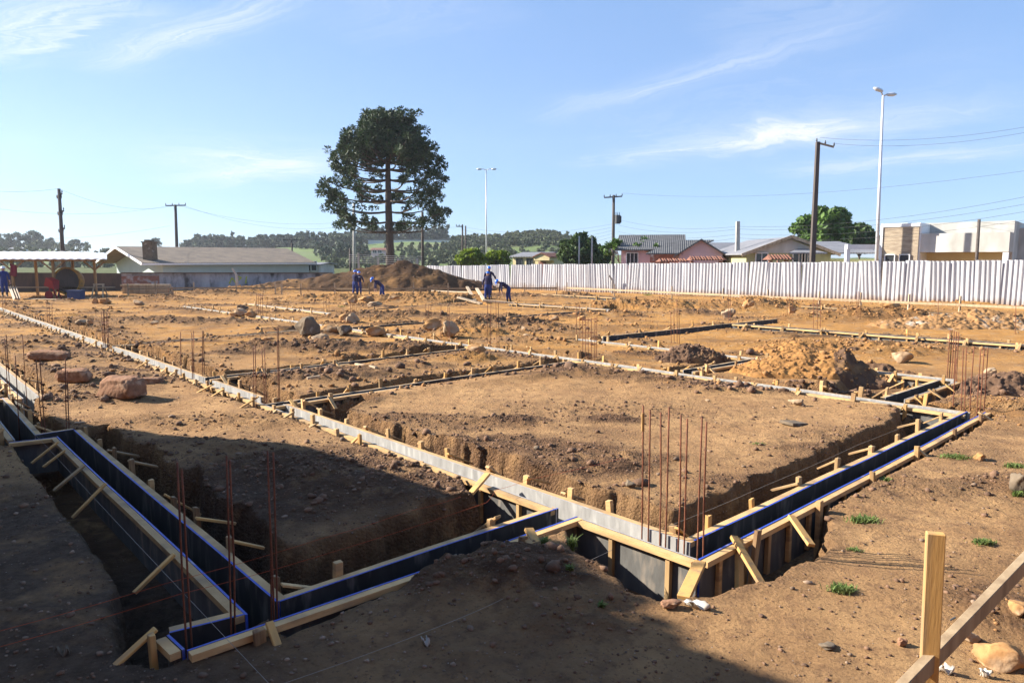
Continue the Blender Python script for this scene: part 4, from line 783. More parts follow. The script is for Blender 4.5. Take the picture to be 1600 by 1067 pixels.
# ------------------------------------------------------------------ dirt piles
def pile(px, py, rx, ry, h, mt, label, seed, peaks=((0, 0, 1),), name='dirt_pile', cat='dirt pile', rough=.10, N=120, base=None, group='piles of dug earth', dark=None, crumbs=420):
    c = base or GG(px, py); g_ = np.linspace(-1.25, 1.25, N); X, Y = np.meshgrid(g_, g_); X = X.ravel(); Y = Y.ravel()
    wx, wy = X * rx, Y * ry; zz = np.zeros_like(X)
    for (ox, oy, k) in peaks:
        d = np.hypot(X - ox, Y - oy) * (1 + .18 * fbm(X + seed, Y, 1.7, 3, seed)); zz = np.maximum(zz, k * np.clip(1 - d / (1.0 - 0.25 * abs(ox)), 0, 1) ** 0.9)
    zz = zz * h; on = sst(0, .12 * h + .02, zz)
    zz += on * rough * (fbm(wx, wy, 2.2 / max(h, .5), 3, seed + 3) + .7 * fbm(wx, wy, 6.0 / max(h, .5), 4, seed + 8) + .35 * np.abs(fbm(wx, wy, 16 / max(h, .6), 2, seed + 9))) - 0.10 * (1 - on)
    gh = height(wx + c.x, wy + c.y) - c.z; V = np.stack([wx, wy, zz + np.where(on > .3, np.minimum(gh, 0), gh)], 1)
    k = (np.arange(N - 1)[:, None] * N + np.arange(N - 1)[None, :]).ravel()
    fc = np.stack([k, k + 1, k + 1 + N, k + N], 1); fc = fc[(on[fc].max(1) > 0)]
    fm = np.zeros(len(fc), int)
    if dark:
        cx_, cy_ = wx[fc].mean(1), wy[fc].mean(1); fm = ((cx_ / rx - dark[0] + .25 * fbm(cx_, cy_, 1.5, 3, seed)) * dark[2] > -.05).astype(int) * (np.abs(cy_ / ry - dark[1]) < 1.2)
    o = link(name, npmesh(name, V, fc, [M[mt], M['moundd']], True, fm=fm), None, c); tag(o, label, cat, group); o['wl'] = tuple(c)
    rs = np.random.RandomState(seed); idx = np.nonzero(on > .4)[0]; pick = idx[rs.randint(0, len(idx), crumbs)]; base_ = I1; shp = [rockshape(base_, seed * 50 + q, .45, facets=5) for q in range(6)]; VV, FF = [], []
    for q, ii in enumerate(pick):
        sz = np.clip(rs.gamma(1.3, .011 * max(1, h)), .007, .10); VV.append(shp[q % 6] * sz * np.array([1, 1, .8]) + V[ii] + np.array([0, 0, sz * .2])); FF.append(base_[1] + q * len(base_[0]))
    ch = link('clods', npmesh('clods', np.concatenate(VV), np.concatenate(FF), M['clodo'] if mt in ('moundo', 'sand', 'moundg') else M['clod'], False), o, c); ch['kind'] = 'stuff'
    return o, c
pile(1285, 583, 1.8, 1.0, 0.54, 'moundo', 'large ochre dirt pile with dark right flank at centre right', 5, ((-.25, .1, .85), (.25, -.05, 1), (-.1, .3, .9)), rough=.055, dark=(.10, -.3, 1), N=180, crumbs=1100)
pile(1072, 562, 0.9, 0.6, 0.42, 'moundd', 'small dark and orange dirt pile behind the central pad', 9, ((0, 0, 1), (.3, 0, .9)), rough=.07, N=150, crumbs=600)
pile(1572, 612, 1.3, 0.9, 0.42, 'moundd', 'dark crumbly dirt pile at the right edge behind the tall rods', 13, ((0, 0, 1), (-.4, 0, .7)), rough=.08, N=150, crumbs=600)
pile(1510, 510, 3.0, 1.5, 0.62, 'moundg', 'grey stony rubble heap at the right below the fence', 17, ((.2, .1, 1), (-.3, 0, .75), (.5, 0, .8)), rough=.10, N=180, crumbs=900)
pile(1245, 549, 1.6, 0.9, 0.25, 'moundo', 'low ochre dirt pile just behind the large ochre one', 23, ((0, 0, 1), (.4, .1, .9)), rough=.07, N=150, crumbs=500)
bigc = D(560, 440, 57); bigc.z = -0.1
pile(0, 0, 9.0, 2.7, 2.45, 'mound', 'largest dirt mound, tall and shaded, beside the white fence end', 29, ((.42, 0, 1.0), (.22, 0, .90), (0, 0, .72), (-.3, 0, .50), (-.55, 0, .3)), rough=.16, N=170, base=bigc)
pile(285, 450, 1.5, 1.2, 0.95, 'sand', 'tan sand pile in front of the stained wall', 31, ((-.25, 0, 1), (.25, 0, .85)), rough=.07)

# ------------------------------------------------------------------ grass tufts
def tuft(px, py, wpx, n, hgt, label):
    c = GG(px, py); w = wpx / F * c.y / 2; rs = np.random.RandomState(int(px)); V, Fc = [], []
    for k in range(int(n * 1.4) + 50):
        x, y = rs.normal() * w * .38, rs.normal() * w * .24; a = rs.uniform(0, 6.28); l = hgt * rs.uniform(.3, 1.0); lean = l * rs.uniform(.2, 1.0); bw = .0035 + .003 * rs.rand()
        dx, dy = math.cos(a), math.sin(a); zb = gz(c.x + x, c.y + y) - c.z if k % 6 == 0 else zb
        b = np.array([x, y, zb - .005]); q = np.array([-dy, dx, 0]) * bw
        m_ = b + np.array([dx * lean * .35, dy * lean * .35, l * .6]); t = b + np.array([dx * lean, dy * lean, l * .8])
        o = len(V); V += [b - q, b + q, m_ + q * .8, m_ - q * .8, t + q * .2, t - q * .2]; Fc += [(o, o + 1, o + 2, o + 3), (o + 3, o + 2, o + 4, o + 5)]
    o = link('grass_tuft', npmesh('grass_tuft', np.array(V), np.array(Fc), M['grass'], False), None, c); tag(o, label, 'grass tuft', 'grass tufts on bare soil')
for t in [(1350, 815, 60, 260, .07, 'widest green grass tuft on the bare right ground'), (1315, 923, 48, 200, .07, 'green grass tuft low on the right, before the leaning post'), (1537, 848, 40, 160, .05, 'flat grass tuft above the wooden post'),
          (1492, 715, 56, 200, .06, 'grass strip left of the round ochre stone'), (1585, 730, 40, 140, .07, 'grass tuft at the right edge, above the grey rock'), (1335, 860, 26, 60, .04, 'tiny grass tuft below the widest one'), (1590, 775, 20, 60, .08, 'grass tuft at the foot of the grey rock'),
          (852, 850, 14, 40, .09, 'small grass tuft at the soil edge by the joined formworks'), (893, 858, 14, 40, .12, 'small taller grass tuft beside the studded ply wall'), (890, 890, 14, 40, .06, 'small low grass tuft above the foreground soil'), (1000, 930, 14, 40, .08, 'small grass tuft below the studded ply wall'),
          (1185, 693, 30, 60, .03, 'thin grass patch on the central pad near the grey slab'), (1385, 750, 22, 60, .05, 'small grass tuft along the right blue edged formwork'), (1012, 462, 22, 60, .25, 'green weed patch below the fence'), (535, 470, 18, 50, .12, 'green weed patch left of the ochre rocks near the workers'), (940, 948, 12, 30, .06, 'tiny weed tuft near the purple scrap')]:
    tuft(*t)

# ------------------------------------------------------------------ loose boards, post, scraps
def board(px1, px2, w, h, mt, label, z1=None, z2=None, name='loose_board', cat='board', group='loose boards'):
    a, b = GG(*px1), GG(*px2); a.z += (z1 if z1 is not None else h / 2 + .01); b.z += (z2 if z2 is not None else h / 2 + .01)
    m = MB(); m.beam(a, b, h, w) if False else m.beam(a, b, w, h); o = m.build(name, M[mt], bevel=.004); return tag(o, label, cat, group)
board((124, 662), (161, 669), .12, .025, 'paleboard', 'pale board lying in shade on the left pad')
board((480, 594), (500, 591), .05, .05, 'paleboard', 'short pale batten on the dark spoil strip behind the longest formwork')
board((556, 571), (588, 577), .06, .05, 'paleboard', 'pale batten lying crosswise between the two cross formworks')
board((716, 466), (752, 476), .25, .08, 'paleboard', 'long whitish plank lying left of the standing pair of workers')
board((730, 459), (742, 471), .2, .08, 'paleboard', 'whitish plank leaning over the rubble left of the workers', z1=.5, z2=.05)
board((745, 461), (757, 471), .2, .08, 'paleboard', 'second whitish plank leaning close to the workers', z1=.45, z2=.05)
board((755, 471), (806, 476), .22, .10, 'paleboard', 'whitish plank lying at the feet of the bending worker')
board((648, 454), (735, 458), .15, .08, 'paleboard', 'pale plank lying before the largest mound')
board((115, 467), (150, 466), .3, .05, 'paleboard', 'pale board on the ground before the yellow mixer')
board((40, 468), (92, 469), .35, .05, 'paleboard', 'pale board on the ground left of the yellow mixer')

a = GG(1240, 664); m = MB(); m.box((0, 0, .03), (.34, .26, .045), Matrix.Rotation(.5, 3, 'Z') @ Matrix.Rotation(.12, 3, 'Y')); o = m.build('roof_slab', M['rock_g'], None, a, bevel=.006); tag(o, 'flat grey slab lying on the central pad', 'slab')
a = GG(1205, 504); m = MB(); m.box((0, 0, .22), (1.7, .9, .03), Matrix.Rotation(.1, 3, 'Z') @ Matrix.Rotation(-.1, 3, 'X')); m.box((0, 0, .09), (1.5, .08, .16)); m.box((0, .25, .09), (1.5, .08, .16)); o = m.build('sheet_panel', M['rooflight'], None, a, bevel=.004); tag(o, 'pale grey sheet lying on bearers at the end of the black formwork wall', 'sheet')
a = GG(610, 834); m = MB(); pts = [a + Vector((-.16, .02, .06)), a + Vector((.16, .02, .04))]; m.tube(pts, .055, 20, cap=False); m.tube(pts, .048, 20, cap=False); o = m.build('plastic_pipe', M['plastic'], smooth=True); tag(o, 'white plastic pipe stub at the rim of the shaded trench', 'pipe')
def scrap(px, py, w, d, mt, label, name, cat, seed=1):
    c = GG(px, py); rs = random.Random(seed); m = MB(); n = 6; vs = []
    for j in range(n):
        for k in range(n): vs.append(((j / (n - 1) - .5) * w + rs.uniform(-.01, .01), (k / (n - 1) - .5) * d * (1 - .5 * j / n), .02 + .03 * math.sin(j * 1.3 + k) + rs.uniform(0, .02)))
    m.add(vs, [(j * n + k, (j + 1) * n + k, (j + 1) * n + k + 1, j * n + k + 1) for j in range(n - 1) for k in range(n - 1)])
    o = m.build(name, M[mt], None, c, smooth=True); sm = o.modifiers.new('thickness', 'SOLIDIFY'); sm.thickness = .004; o.rotation_euler = (0, 0, -.4); tag(o, label, cat, 'scraps on the soil')
scrap(1090, 950, .17, .07, 'plastic', 'torn white scrap of sheet below the near formwork corner', 'plastic_scrap', 'scrap', 2)
scrap(1478, 1052, .07, .035, 'plastic', 'small white crumpled scrap beside the wooden post foot', 'plastic_scrap', 'scrap', 3)
scrap(1540, 1058, .06, .03, 'plastic', 'white scrap between the post and the large rounded stone', 'plastic_scrap', 'scrap', 4)
scrap(412, 834, .07, .05, 'plastic', 'small white scrap in the shaded trench at left', 'plastic_scrap', 'scrap', 5)
scrap(666, 1008, .05, .04, 'plastic', 'small pale scrap on the shaded foreground soil', 'plastic_scrap', 'scrap', 6)
scrap(100, 1022, .08, .06, 'rock_g', 'bluish grey scrap on the gravel in the lower left corner', 'plastic_scrap', 'scrap', 7)

# batter board at the lower right
root = thing('batter_board', 'yellow wooden post with a long rail leaning off to the right edge', 'batter board', D(1455, 1067, 3.0) - Vector((0, 0, .7)))
W0 = Vector(root['wl'])
m = MB(); pt, pb = D(1462, 832, 3.0), D(1450, 1075, 3.0); m.beam(pb - (pt - pb) * 1.0, pt, .074, .040, up=Vector((.35, 1, 0)).normalized()); m.build('post', M['wood'], root, (0, 0, 0), bevel=.004).location = -W0
m = MB(); ra, rb = D(1385, 1105, 2.78), D(1700, 775, 4.1); ra.z -= .0; m.beam(ra, rb, .042, .085, up=Vector((0, 0, 1))); m.build('rail', M['oldwood'], root, (0, 0, 0), bevel=.003).location = -W0
m = MB(); rp = D(1488, 978, 3.08); m.tube([rp + Vector((-.012, 0, .03)), rp + Vector((.012, 0, .045))], .004, 6); m.build('nail', M['darkmetal'], root).location = -W0

# perimeter set-out boards on posts
def setout(label, pxs, zb, wpost=.07, hb=.11):
    P = [G(x, y) for x, y in pxs]; root = thing('set_out_board', label, 'set-out board', (P[0] + P[-1]) / 2, 'perimeter set-out boards'); W0 = Vector(root['wl'])
    m = MB()
    for a, b in zip(P[:-1], P[1:]): m.beam(a + Vector((0, 0, zb)), b + Vector((0, 0, zb + .01)), .03, hb)
    m.build('rail', M['oldwood'], root).location = -W0
    for p in P:
        m = MB(); m.box(p + Vector((0, .05, zb * .55 + .12)), (wpost, wpost, zb * 1.1 + .5)); m.build('post', M['paleboard'], root).location = -W0
setout('long pale set-out board along the foot of the white fence', [(886, 459), (960, 463), (1050, 468), (1130, 472.5), (1200, 476), (1280, 480), (1345, 483), (1420, 487), (1500, 491), (1610, 497)], .42)
setout('pale set-out board before the largest dirt mound', [(440, 461), (470, 461), (523, 460), (577, 461), (646, 460), (700, 460), (760, 459), (820, 459), (870, 459)], .40)
setout('pale set-out board before the stained wall at left', [(200, 462), (243, 461), (303, 460), (369, 460), (430, 460)], .45)

# ------------------------------------------------------------------ workers
def skinmesh(nodes, edges):
    me = bpy.data.meshes.new('tmp'); me.from_pydata([n[0] for n in nodes], edges, []); o = bpy.data.objects.new('tmp', me); COL.objects.link(o)
    sk = o.modifiers.new('s', 'SKIN'); ss = o.modifiers.new('u', 'SUBSURF'); ss.levels = 2; ss.render_levels = 2
    for i, n in enumerate(nodes): me.skin_vertices[0].data[i].radius = (n[1], n[1] * n[2] if len(n) > 2 else n[1])
    me.skin_vertices[0].data[0].use_root = True
    bpy.context.view_layer.update(); dg = bpy.context.evaluated_depsgraph_get(); r = bpy.data.meshes.new_from_object(o.evaluated_get(dg)); bpy.data.objects.remove(o); return r
def worker(label, loc, face, pose, hat='hat', tall=1.72, top='navy', leg='royal', stripe=False, squat=0.0):
    """pose: bend of the trunk (rad), left/right arm aim, legs spread; the figure faces -Y before being turned"""
    bend, armL, armR, stride = pose; k = tall / 1.75
    hip = Vector((0, 0, .92 - squat)); rot = Matrix.Rotation(bend, 3, 'X')
    def up(x, y, z): return hip + rot @ (Vector((x, y, z)) - Vector((0, 0, .92)))
    nd = [(hip, .135, .8), (up(0, 0, 1.10), .130, .78), (up(0, .01, 1.30), .155, .72), (up(0, 0, 1.43), .10, .8), (up(0, -.01, 1.51), .055), (up(0, -.03, 1.60), .085, 1.05), (up(0, -.025, 1.68), .088, 1.08), (up(0, -.02, 1.735), .06)]
    ed = [(0, 1), (1, 2), (2, 3), (3, 4), (4, 5), (5, 6), (6, 7)]; part = ['leg', 'top', 'top', 'top', 'skin', 'skin', 'skin', 'skin']
    hands = []
    for s, aim in ((-1, armL), (1, armR)):
        sh = up(s * .185, 0, 1.405); d1 = Vector((s * aim[0], aim[1], aim[2])).normalized(); d2 = Vector((s * aim[3], aim[4], aim[5])).normalized()
        el = sh + d1 * .29; wr = el + d2 * .25; hd = wr + d2 * .07; i = len(nd)
        nd += [(sh, .062), (el, .046), (wr, .031), (hd, .034, .6)]; part += ['top', 'top', 'skin', 'skin']; ed += [(3, i), (i, i + 1), (i + 1, i + 2), (i + 2, i + 3)]; hands.append((hd, d2, s))
    for s in (-1, 1):
        sy = stride * s; hp = hip + Vector((s * .085, 0, -.05)); kn = Vector((s * .10, -.04 + sy * .5 - squat * .9, .49 - squat * .45)); an = Vector((s * .11, sy + .03, .085)); to = an + Vector((s * .02, -.17, -.05)); i = len(nd)
        nd += [(hp, .092), (kn, .064), (an, .043), (to, .040, .7)]; part += ['leg', 'leg', 'boot', 'boot']; ed += [(0, i), (i, i + 1), (i + 1, i + 2), (i + 2, i + 3)]
    nd = [(n[0], n[1] * (1.0 if p == 'skin' else 1.2)) + tuple(n[2:]) for n, p in zip(nd, part)]
    me = skinmesh(nd, ed); mats = [M[top], M[leg], M['skin'], M['boot']]; idx = dict(top=0, leg=1, skin=2, boot=3)
    J = np.array([n[0][:] for n in nd]); pl = [idx[p] for p in part]
    bm = bmesh.new(); bm.from_mesh(me)
    for f in bm.faces:
        c = np.array(f.calc_center_median()); dd = np.linalg.norm(J - c, axis=1) - np.array([n[1] for n in nd]); f.material_index = pl[int(dd.argmin())]; f.smooth = True
    def piece(pts, rsz, mi, n=6):
        t = MB(); t.tube(pts, rsz, n); vs = [bm.verts.new(v) for v in t.v]
        for f in t.f:
            try: q = bm.faces.new([vs[j] for j in f]); q.material_index = mi; q.smooth = True
            except ValueError: pass
    for hd, d2, s in hands:       # five fingers, slightly curled
        side = d2.cross(Vector((0, 1, 0.2))).normalized(); cur = Vector((-s * .5, -.3, 0))
        for q, (o_, l_) in enumerate(((-.027, .065), (-.009, .078), (.009, .074), (.027, .058))):
            b = hd + side * o_ + d2 * .015; m1 = b + d2 * l_ * .55 + cur * .01; piece([b, m1, m1 + (d2 + cur * .6).normalized() * l_ * .5], [.009, .0085, .006], 2)
        b = hd + side * .034 - d2 * .02; piece([b, b + (side + d2).normalized() * .035, b + (side * .6 + d2 * 1.3).normalized() * .062], [.010, .009, .007], 2)
    hc = up(0, -.03, 1.625); fwd = rot @ Vector((0, -1, 0)); upv = rot @ Vector((0, 0, 1)); sd = Vector((1, 0, 0))
    piece([hc + fwd * .075 + upv * .02, hc + fwd * .105 - upv * .015, hc + fwd * .085 - upv * .03], [.010, .016, .010], 2)     # nose
    for s in (-1, 1):
        piece([hc + sd * s * .084 + upv * .03, hc + sd * s * .096, hc + sd * s * .084 - upv * .03], [.010, .016, .009], 2)     # ears
        piece([hc + fwd * .083 + sd * s * .03 + upv * .025, hc + fwd * .092 + sd * s * .03 + upv * .025], [.011, .006], 3)      # eyes
    piece([hc + fwd * .085 - sd * .025 - upv * .05, hc + fwd * .092 - upv * .052, hc + fwd * .085 + sd * .025 - upv * .05], [.005, .007, .005], 3)   # mouth
    bm.to_mesh(me); bm.free()
    for mm in mats: me.materials.append(mm)
    me.name = 'person'; o = link('person', me, None, loc); o.scale = (k, k, k); o.rotation_euler = (0, 0, face); tag(o, label, 'person', 'workers on the site')
    # hard hat
    t = MB(); hb = hc + upv * .055 + fwd * -.005; nr, nc = 7, 18
    for j in range(nr):
        a = j / (nr - 1) * math.pi / 2; r_ = math.cos(a)
        for c in range(nc):
            b = c / nc * 2 * math.pi; t.v.append(tuple(hb + sd * (math.cos(b) * .122 * r_) + fwd * (math.sin(b) * .145 * r_) + upv * (.115 * math.sin(a))))
    for j in range(nr - 1):
        for c in range(nc): t.f.append((j * nc + c, j * nc + (c + 1) % nc, (j + 1) * nc + (c + 1) % nc, (j + 1) * nc + c)); t.m.append(0)
    o0 = len(t.v)
    for c in range(nc):
        b = c / nc * 2 * math.pi; ex = .018 + .045 * max(0, math.sin(b)) ** 2; t.v.append(tuple(hb + sd * (math.cos(b) * (.122 + ex * .5)) + fwd * (math.sin(b) * (.145 + ex)) - upv * .012))
    for c in range(nc): t.f.append((c, o0 + c, o0 + (c + 1) % nc, (c + 1) % nc)); t.m.append(0)
    h = bpy.data.objects.new('hard_hat', t.mesh('hard_hat', M[hat])); COL.objects.link(h); h.parent = o; h.data.polygons.foreach_set('use_smooth', [True] * len(h.data.polygons))
    if stripe:
        t = MB(); t.box(up(0, .125, 1.36), (.20, .012, .05), rot); q = bpy.data.objects.new('back_print', t.mesh('back_print', M['white'])); COL.objects.link(q); q.parent = o
    return o
DOWN = (.25, .05, -1, .1, -.15, -1)
def at(px, py): v = GG(px, py); return v
worker('worker standing side-on at the left of the pair, blue hard hat, before the mound', at(555, 463.5), rad(150), (.06, DOWN, (.15, -.3, -1, 0, -.8, -.5), .10))
worker('worker seen from behind at the right of the standing pair, print on the back', at(561.5, 462.5), rad(185), (.04, (.45, .1, -1, .2, -.2, -1), (.45, .1, -1, .2, -.2, -1), .03), stripe=True, tall=1.66)
v = GG(598, 466); v.z -= .15
worker('worker stooping alone before the dark mound, blue hard hat', v, rad(-70), (.95, (.1, -.2, -1, 0, 0, -1), (.1, -.2, -1, 0, .1, -1), .12), tall=1.70)
worker('worker standing behind another near the fence, arm out to the left, head highest', at(764, 465), rad(10), (.02, (.35, -.1, -1, .05, -.1, -1), (.7, 0, -1, .5, -.2, -1), .05), tall=1.82)
worker('worker standing in front of another near the fence, light marked back', at(761.5, 472), rad(165), (.14, (.25, -.1, -1, 0, -.5, -.9), (.35, .1, -1, .1, -.2, -1), .07), tall=1.70)
worker('worker bending low beside the loose white planks, blue hard hat', at(795, 474.5), rad(-78), (1.08, (.05, -.25, -1, 0, 0, -1), (.05, -.1, -1, 0, .1, -1), .08), tall=1.74)
v = D(7, 452, 42); v.z = .25
worker('worker in blue with white hard hat under the shed at the left photo edge', v, rad(40), (.05, DOWN, DOWN, .05), hat='hatw', top='royal', leg='royal', tall=1.8)

# ------------------------------------------------------------------ white fence
fa, fb = G(655, 446.5), G(1690, 484); u = (fb - fa).normalized(); nf = nrm(u, False); L = (fb - fa).length
root = thing('fence', 'long white corrugated sheet fence along the right side of the site', 'fence', (fa + fb) / 2); W0 = Vector(root['wl'])
npan = 43; pw = L / npan; rl = random.Random(3)
for k in range(npan):
    a = fa + u * (k * pw); f = (k + .5) / npan; h = 1.86 + .60 * min(1, f * 1.05) ** .9 + rl.uniform(-.03, .03)
    tilt = rl.choice((0, 0, 1, 1.6)) * rl.uniform(-.05, .05); lean = rl.uniform(-.06, .06); off = .012 * (k % 2); ph = rl.uniform(0, .1)
    prof = []; s = 0.0; ribs = 5
    for j in range(ribs):
        p0 = pw * j / ribs; w = pw / ribs
        j1, j2 = rl.uniform(-.08, .10), rl.uniform(-.10, .10); dp = rl.uniform(.045, .085); prof += [(p0, 0), (p0 + (.34 + j1) * w, 0), (p0 + (.46 + j1) * w, dp), (p0 + (.84 + j2) * w, dp)]
    prof.append((pw + .03, 0)); m = MB(); vs = []
    for (s, dep) in prof:
        for zz in (-.25, h * .5, h): vs.append(a + u * (s + tilt * zz + (rl.uniform(-.015, .015) if 0 < s < pw and zz > 0 else 0)) + nf * (dep + off + lean * zz * .4) + Vector((0, 0, zz)) - W0)
    n3 = 3; fs = [(i * n3 + j, (i + 1) * n3 + j, (i + 1) * n3 + j + 1, i * n3 + j + 1) for i in range(len(prof) - 1) for j in range(2)]
    m.add(vs, fs); o = m.build('panel', M['fence'], root, W0); o.location = (0, 0, 0)
# stub post with a bent head before the fence, and one before the stained wall
def stub(px, py, h, lean, label):
    c = GG(px, py); m = MB(); m.beam(c - Vector((0, 0, .2)), c + Vector((0, 0, h * .72)), .17, .15, taper=.9); m.beam(c + Vector((0, 0, h * .70)), c + Vector((-lean, 0, h)), .13, .13); o = m.build('concrete_post', M['concrete'], bevel=.01); tag(o, label, 'post', 'old bent concrete fence posts')
stub(957, 458, 1.32, .30, 'bent top concrete post standing against the white fence'); stub(371, 455, 1.75, .3, 'bent top concrete post standing before the stained wall')

# ------------------------------------------------------------------ stained wall, hoarding
def wallbox(p1, p2, d1, d2, ytop1, ytop2, zb, th, mt, name, label, cat):
    a, b = D(p1, 440, d1), D(p2, 440, d2); za, zb2 = D(p1, ytop1, d1).z, D(p2, ytop2, d2).z; u = (b - a); u.z = 0; u.normalize(); n = nrm(u, True)
    root = thing(name, label, cat, ((a.x + b.x) / 2, (a.y + b.y) / 2, 0)); W0 = Vector(root['wl']); m = MB()
    vs = [Vector((p.x, p.y, zz)) + n * o_ - W0 for p, zz in ((a, zb), (b, zb), (b, zb2), (a, za)) for o_ in (0, th)]
    m.add(vs, [(0, 2, 4, 6), (1, 7, 5, 3), (0, 1, 3, 2), (4, 5, 7, 6), (0, 6, 7, 1), (2, 3, 5, 4)]); o = m.build('wall_face', M[mt], root, W0); o.location = (0, 0, 0); return root, a, b, u, n, za, zb2
root, a, b, u, n, za, zb_ = wallbox(190, 520, 55, 63, 427, 427, -.2, .15, 'stained', 'garden_wall', 'long stained whitewashed wall behind the site at left', 'wall'); W0 = Vector(root['wl'])
m = MB(); m.beam(a + Vector((0, 0, za + .03)) * 1 - Vector((0, 0, a.z)) - n * .03, b + Vector((0, 0, zb_ + .03)) - Vector((0, 0, b.z)) - n * .03, .24, .07); m.build('coping', M['darkwall'], root).location = -W0
m = MB(); c = a.lerp(b, .0); e = a.lerp(b, .16)
m.beam(Vector((c.x, c.y, .6)) - n * .01, Vector((e.x, e.y, .6)) - n * .01, .03, 1.15); m.build('bare_brick', M['brick'], root).location = -W0
m = MB()
for q, ln in enumerate(((0, 0, .25, .5), (.25, .5, .5, .1), (.7, 0, .7, .6), (.7, .6, 1.0, .5), (1.0, .5, .75, .3), (1.3, 0, 1.4, .6))):
    g0 = a.lerp(b, .475); m.beam(Vector((g0.x, g0.y, .45 + ln[1])) + u * ln[0] - n * .008, Vector((g0.x, g0.y, .45 + ln[3])) + u * ln[2] - n * .008, .03, .11)
m.build('graffiti', M['graffiti'], root).location = -W0
wallbox(-120, 190, 53, 55.2, 425, 427, -.2, .12, 'darkwall', 'hoarding', 'hoarding coloured dark for its shade, behind the open shed', 'hoarding')

# ------------------------------------------------------------------ open shed with its clutter
def shed():
    root = thing('open_shed', 'open timber shed with white corrugated roof at the left', 'shed', D(80, 455, 48)); W0 = Vector(root['wl'])
    m = MB(); xs_ = np.linspace(-60, 167, 90); rows = [(404.5, 44.5), (393, 49.5)]
    vs = []
    for i, x in enumerate(xs_):
        for (y, d) in rows:
            yy = y - (1.5 if x > 110 and d > 46 else 0) * (x - 110) / 55 * -1.6 * (1 if d > 46 else 0)
            p = D(x, yy, d); p.z += .018 * math.sin(i * 1.25); vs.append(p - W0)
    m.add(vs, [(2 * i, 2 * i + 2, 2 * i + 3, 2 * i + 1) for i in range(len(xs_) - 1)]); o = m.build('roof_sheet', M['roofw'], root, W0); o.location = (0, 0, 0)
    sm = o.modifiers.new('thickness', 'SOLIDIFY'); sm.thickness = .05
    for y, d in ((406.5, 45), (402.5, 48.5)):
        m = MB(); m.beam(D(-50, y, d), D(150, y, d), .10, .16); m.build('beam', M['olderwood'], root).location = -W0
    for x, d in ((55, 48.5), (113, 48.5), (82, 45), (18, 45), (147, 48.5)):
        m = MB(); p = D(x, 407.5, d); m.beam(Vector((p.x, p.y, -.1)), p, .13, .13); m.build('post', M['olderwood'], root).location = -W0
        if x in (82, 18, 147):
            for s in (-1, 1):
                m = MB(); m.beam(p + Vector((0, 0, -.65)), p + Vector((s * .75, 0, -.02)), .06, .09); m.build('knee_brace', M['oldwood'], root).location = -W0
    m = MB(); m.box(D(70, 449, 46) * 1.0, (9.0, .5, .06)); m.build('work_bench', M['oldwood'], root).location = -W0
shed()
def mixer():
    c = D(109, 452, 46); c.z = 0.0; root = thing('concrete_mixer', 'yellow concrete mixer with round open drum under the shed', 'concrete mixer', c); 
    m = MB(); z0 = 1.08
    prof = [(-.50, .42), (-.35, .62), (0, .80), (.12, .80)]
    pts = [Vector((0, .9, z0)), Vector((0, .5, z0)), Vector((0, .0, z0)), Vector((0, -.25, z0))]
    m.tube(pts, [.35, .72, .88, .80], 28, cap=False); m.tube([Vector((0, -.25, z0)), Vector((0, .0, z0)), Vector((0, .5, z0)), Vector((0, .85, z0))], [.76, .82, .66, .3], 28, cap=True, mi=1); m.build('drum', [M['yellow'], M['polewood']], root, c, smooth=True)
    m = MB(); ring = [Vector((math.cos(t) * .86, -.26, z0 + math.sin(t) * .86)) for t in np.linspace(0, 2 * math.pi, 29)]; m.tube(ring, .05, 8); m.build('rim', M['yellow'], root, c, smooth=True)
    for s in (-1, 1):
        m = MB(); m.beam(Vector((s * .75, -.1, 0)), Vector((s * .6, .2, z0)), .09, .09); m.build('leg', M['darkmetal'], root, c)
    m = MB(); m.box((0, .5, .35), (1.1, .5, .5)); m.build('motor_box', M['darkmetal'], root, c, bevel=.03)
    m = MB()
    for t in (0, 2.1, 4.2): m.beam(Vector((0, .3, z0)), Vector((.65 * math.cos(t), .1, z0 + .65 * math.sin(t))), .2, .03)
    m.build('paddle', M['darkmetal'], root, c)
mixer()
c = D(119, 463, 43.5); m = MB(); m.box((0, 0, .28), (.80, .5, .5)); m.box((0, 0, .55), (.88, .56, .06)); 
for s in (-.3, 0, .3): m.box((s, -.26, .27), (.06, .03, .46))
o = m.build('crate', M['bluecrate'], None, (c.x, c.y, 0)); tag(o, 'dark blue crate in front of the yellow mixer', 'crate')
c = D(80, 440, 44.2); m = MB(); m.add([(-.32, -.25, .85), (.30, -.25, .62), (.30, .25, .62), (-.32, .25, .85), (-.10, -.35, 1.35), (.30, -.35, 1.15), (.30, .35, 1.15), (-.10, .35, 1.35)], [(3, 2, 1, 0), (4, 5, 6, 7), (0, 1, 5, 4), (1, 2, 6, 5), (2, 3, 7, 6), (3, 0, 4, 7)]); m.beam((.2, -.2, .65), (.45, -.2, .0), .05, .05); m.beam((.2, .2, .65), (.45, .2, .0), .05, .05); m.tube([(-.2, -.04, .25), (-.2, .04, .25)], .25, 18); m.beam((-.2, 0, .25), (-.1, 0, .8), .05, .05)
o = m.build('wheelbarrow', M['red'], None, (c.x, c.y, 0)); tag(o, 'red wheelbarrow tipped up left of the yellow mixer', 'wheelbarrow')
c = D(21, 412, 44.8); m = MB(); vs = []; 
for i in range(5):
    for j in range(6): vs.append((.06 * i * 1.6 - .24 + .03 * math.sin(j), .05 * math.sin(i * 1.9), -.15 * j - .02 * i))
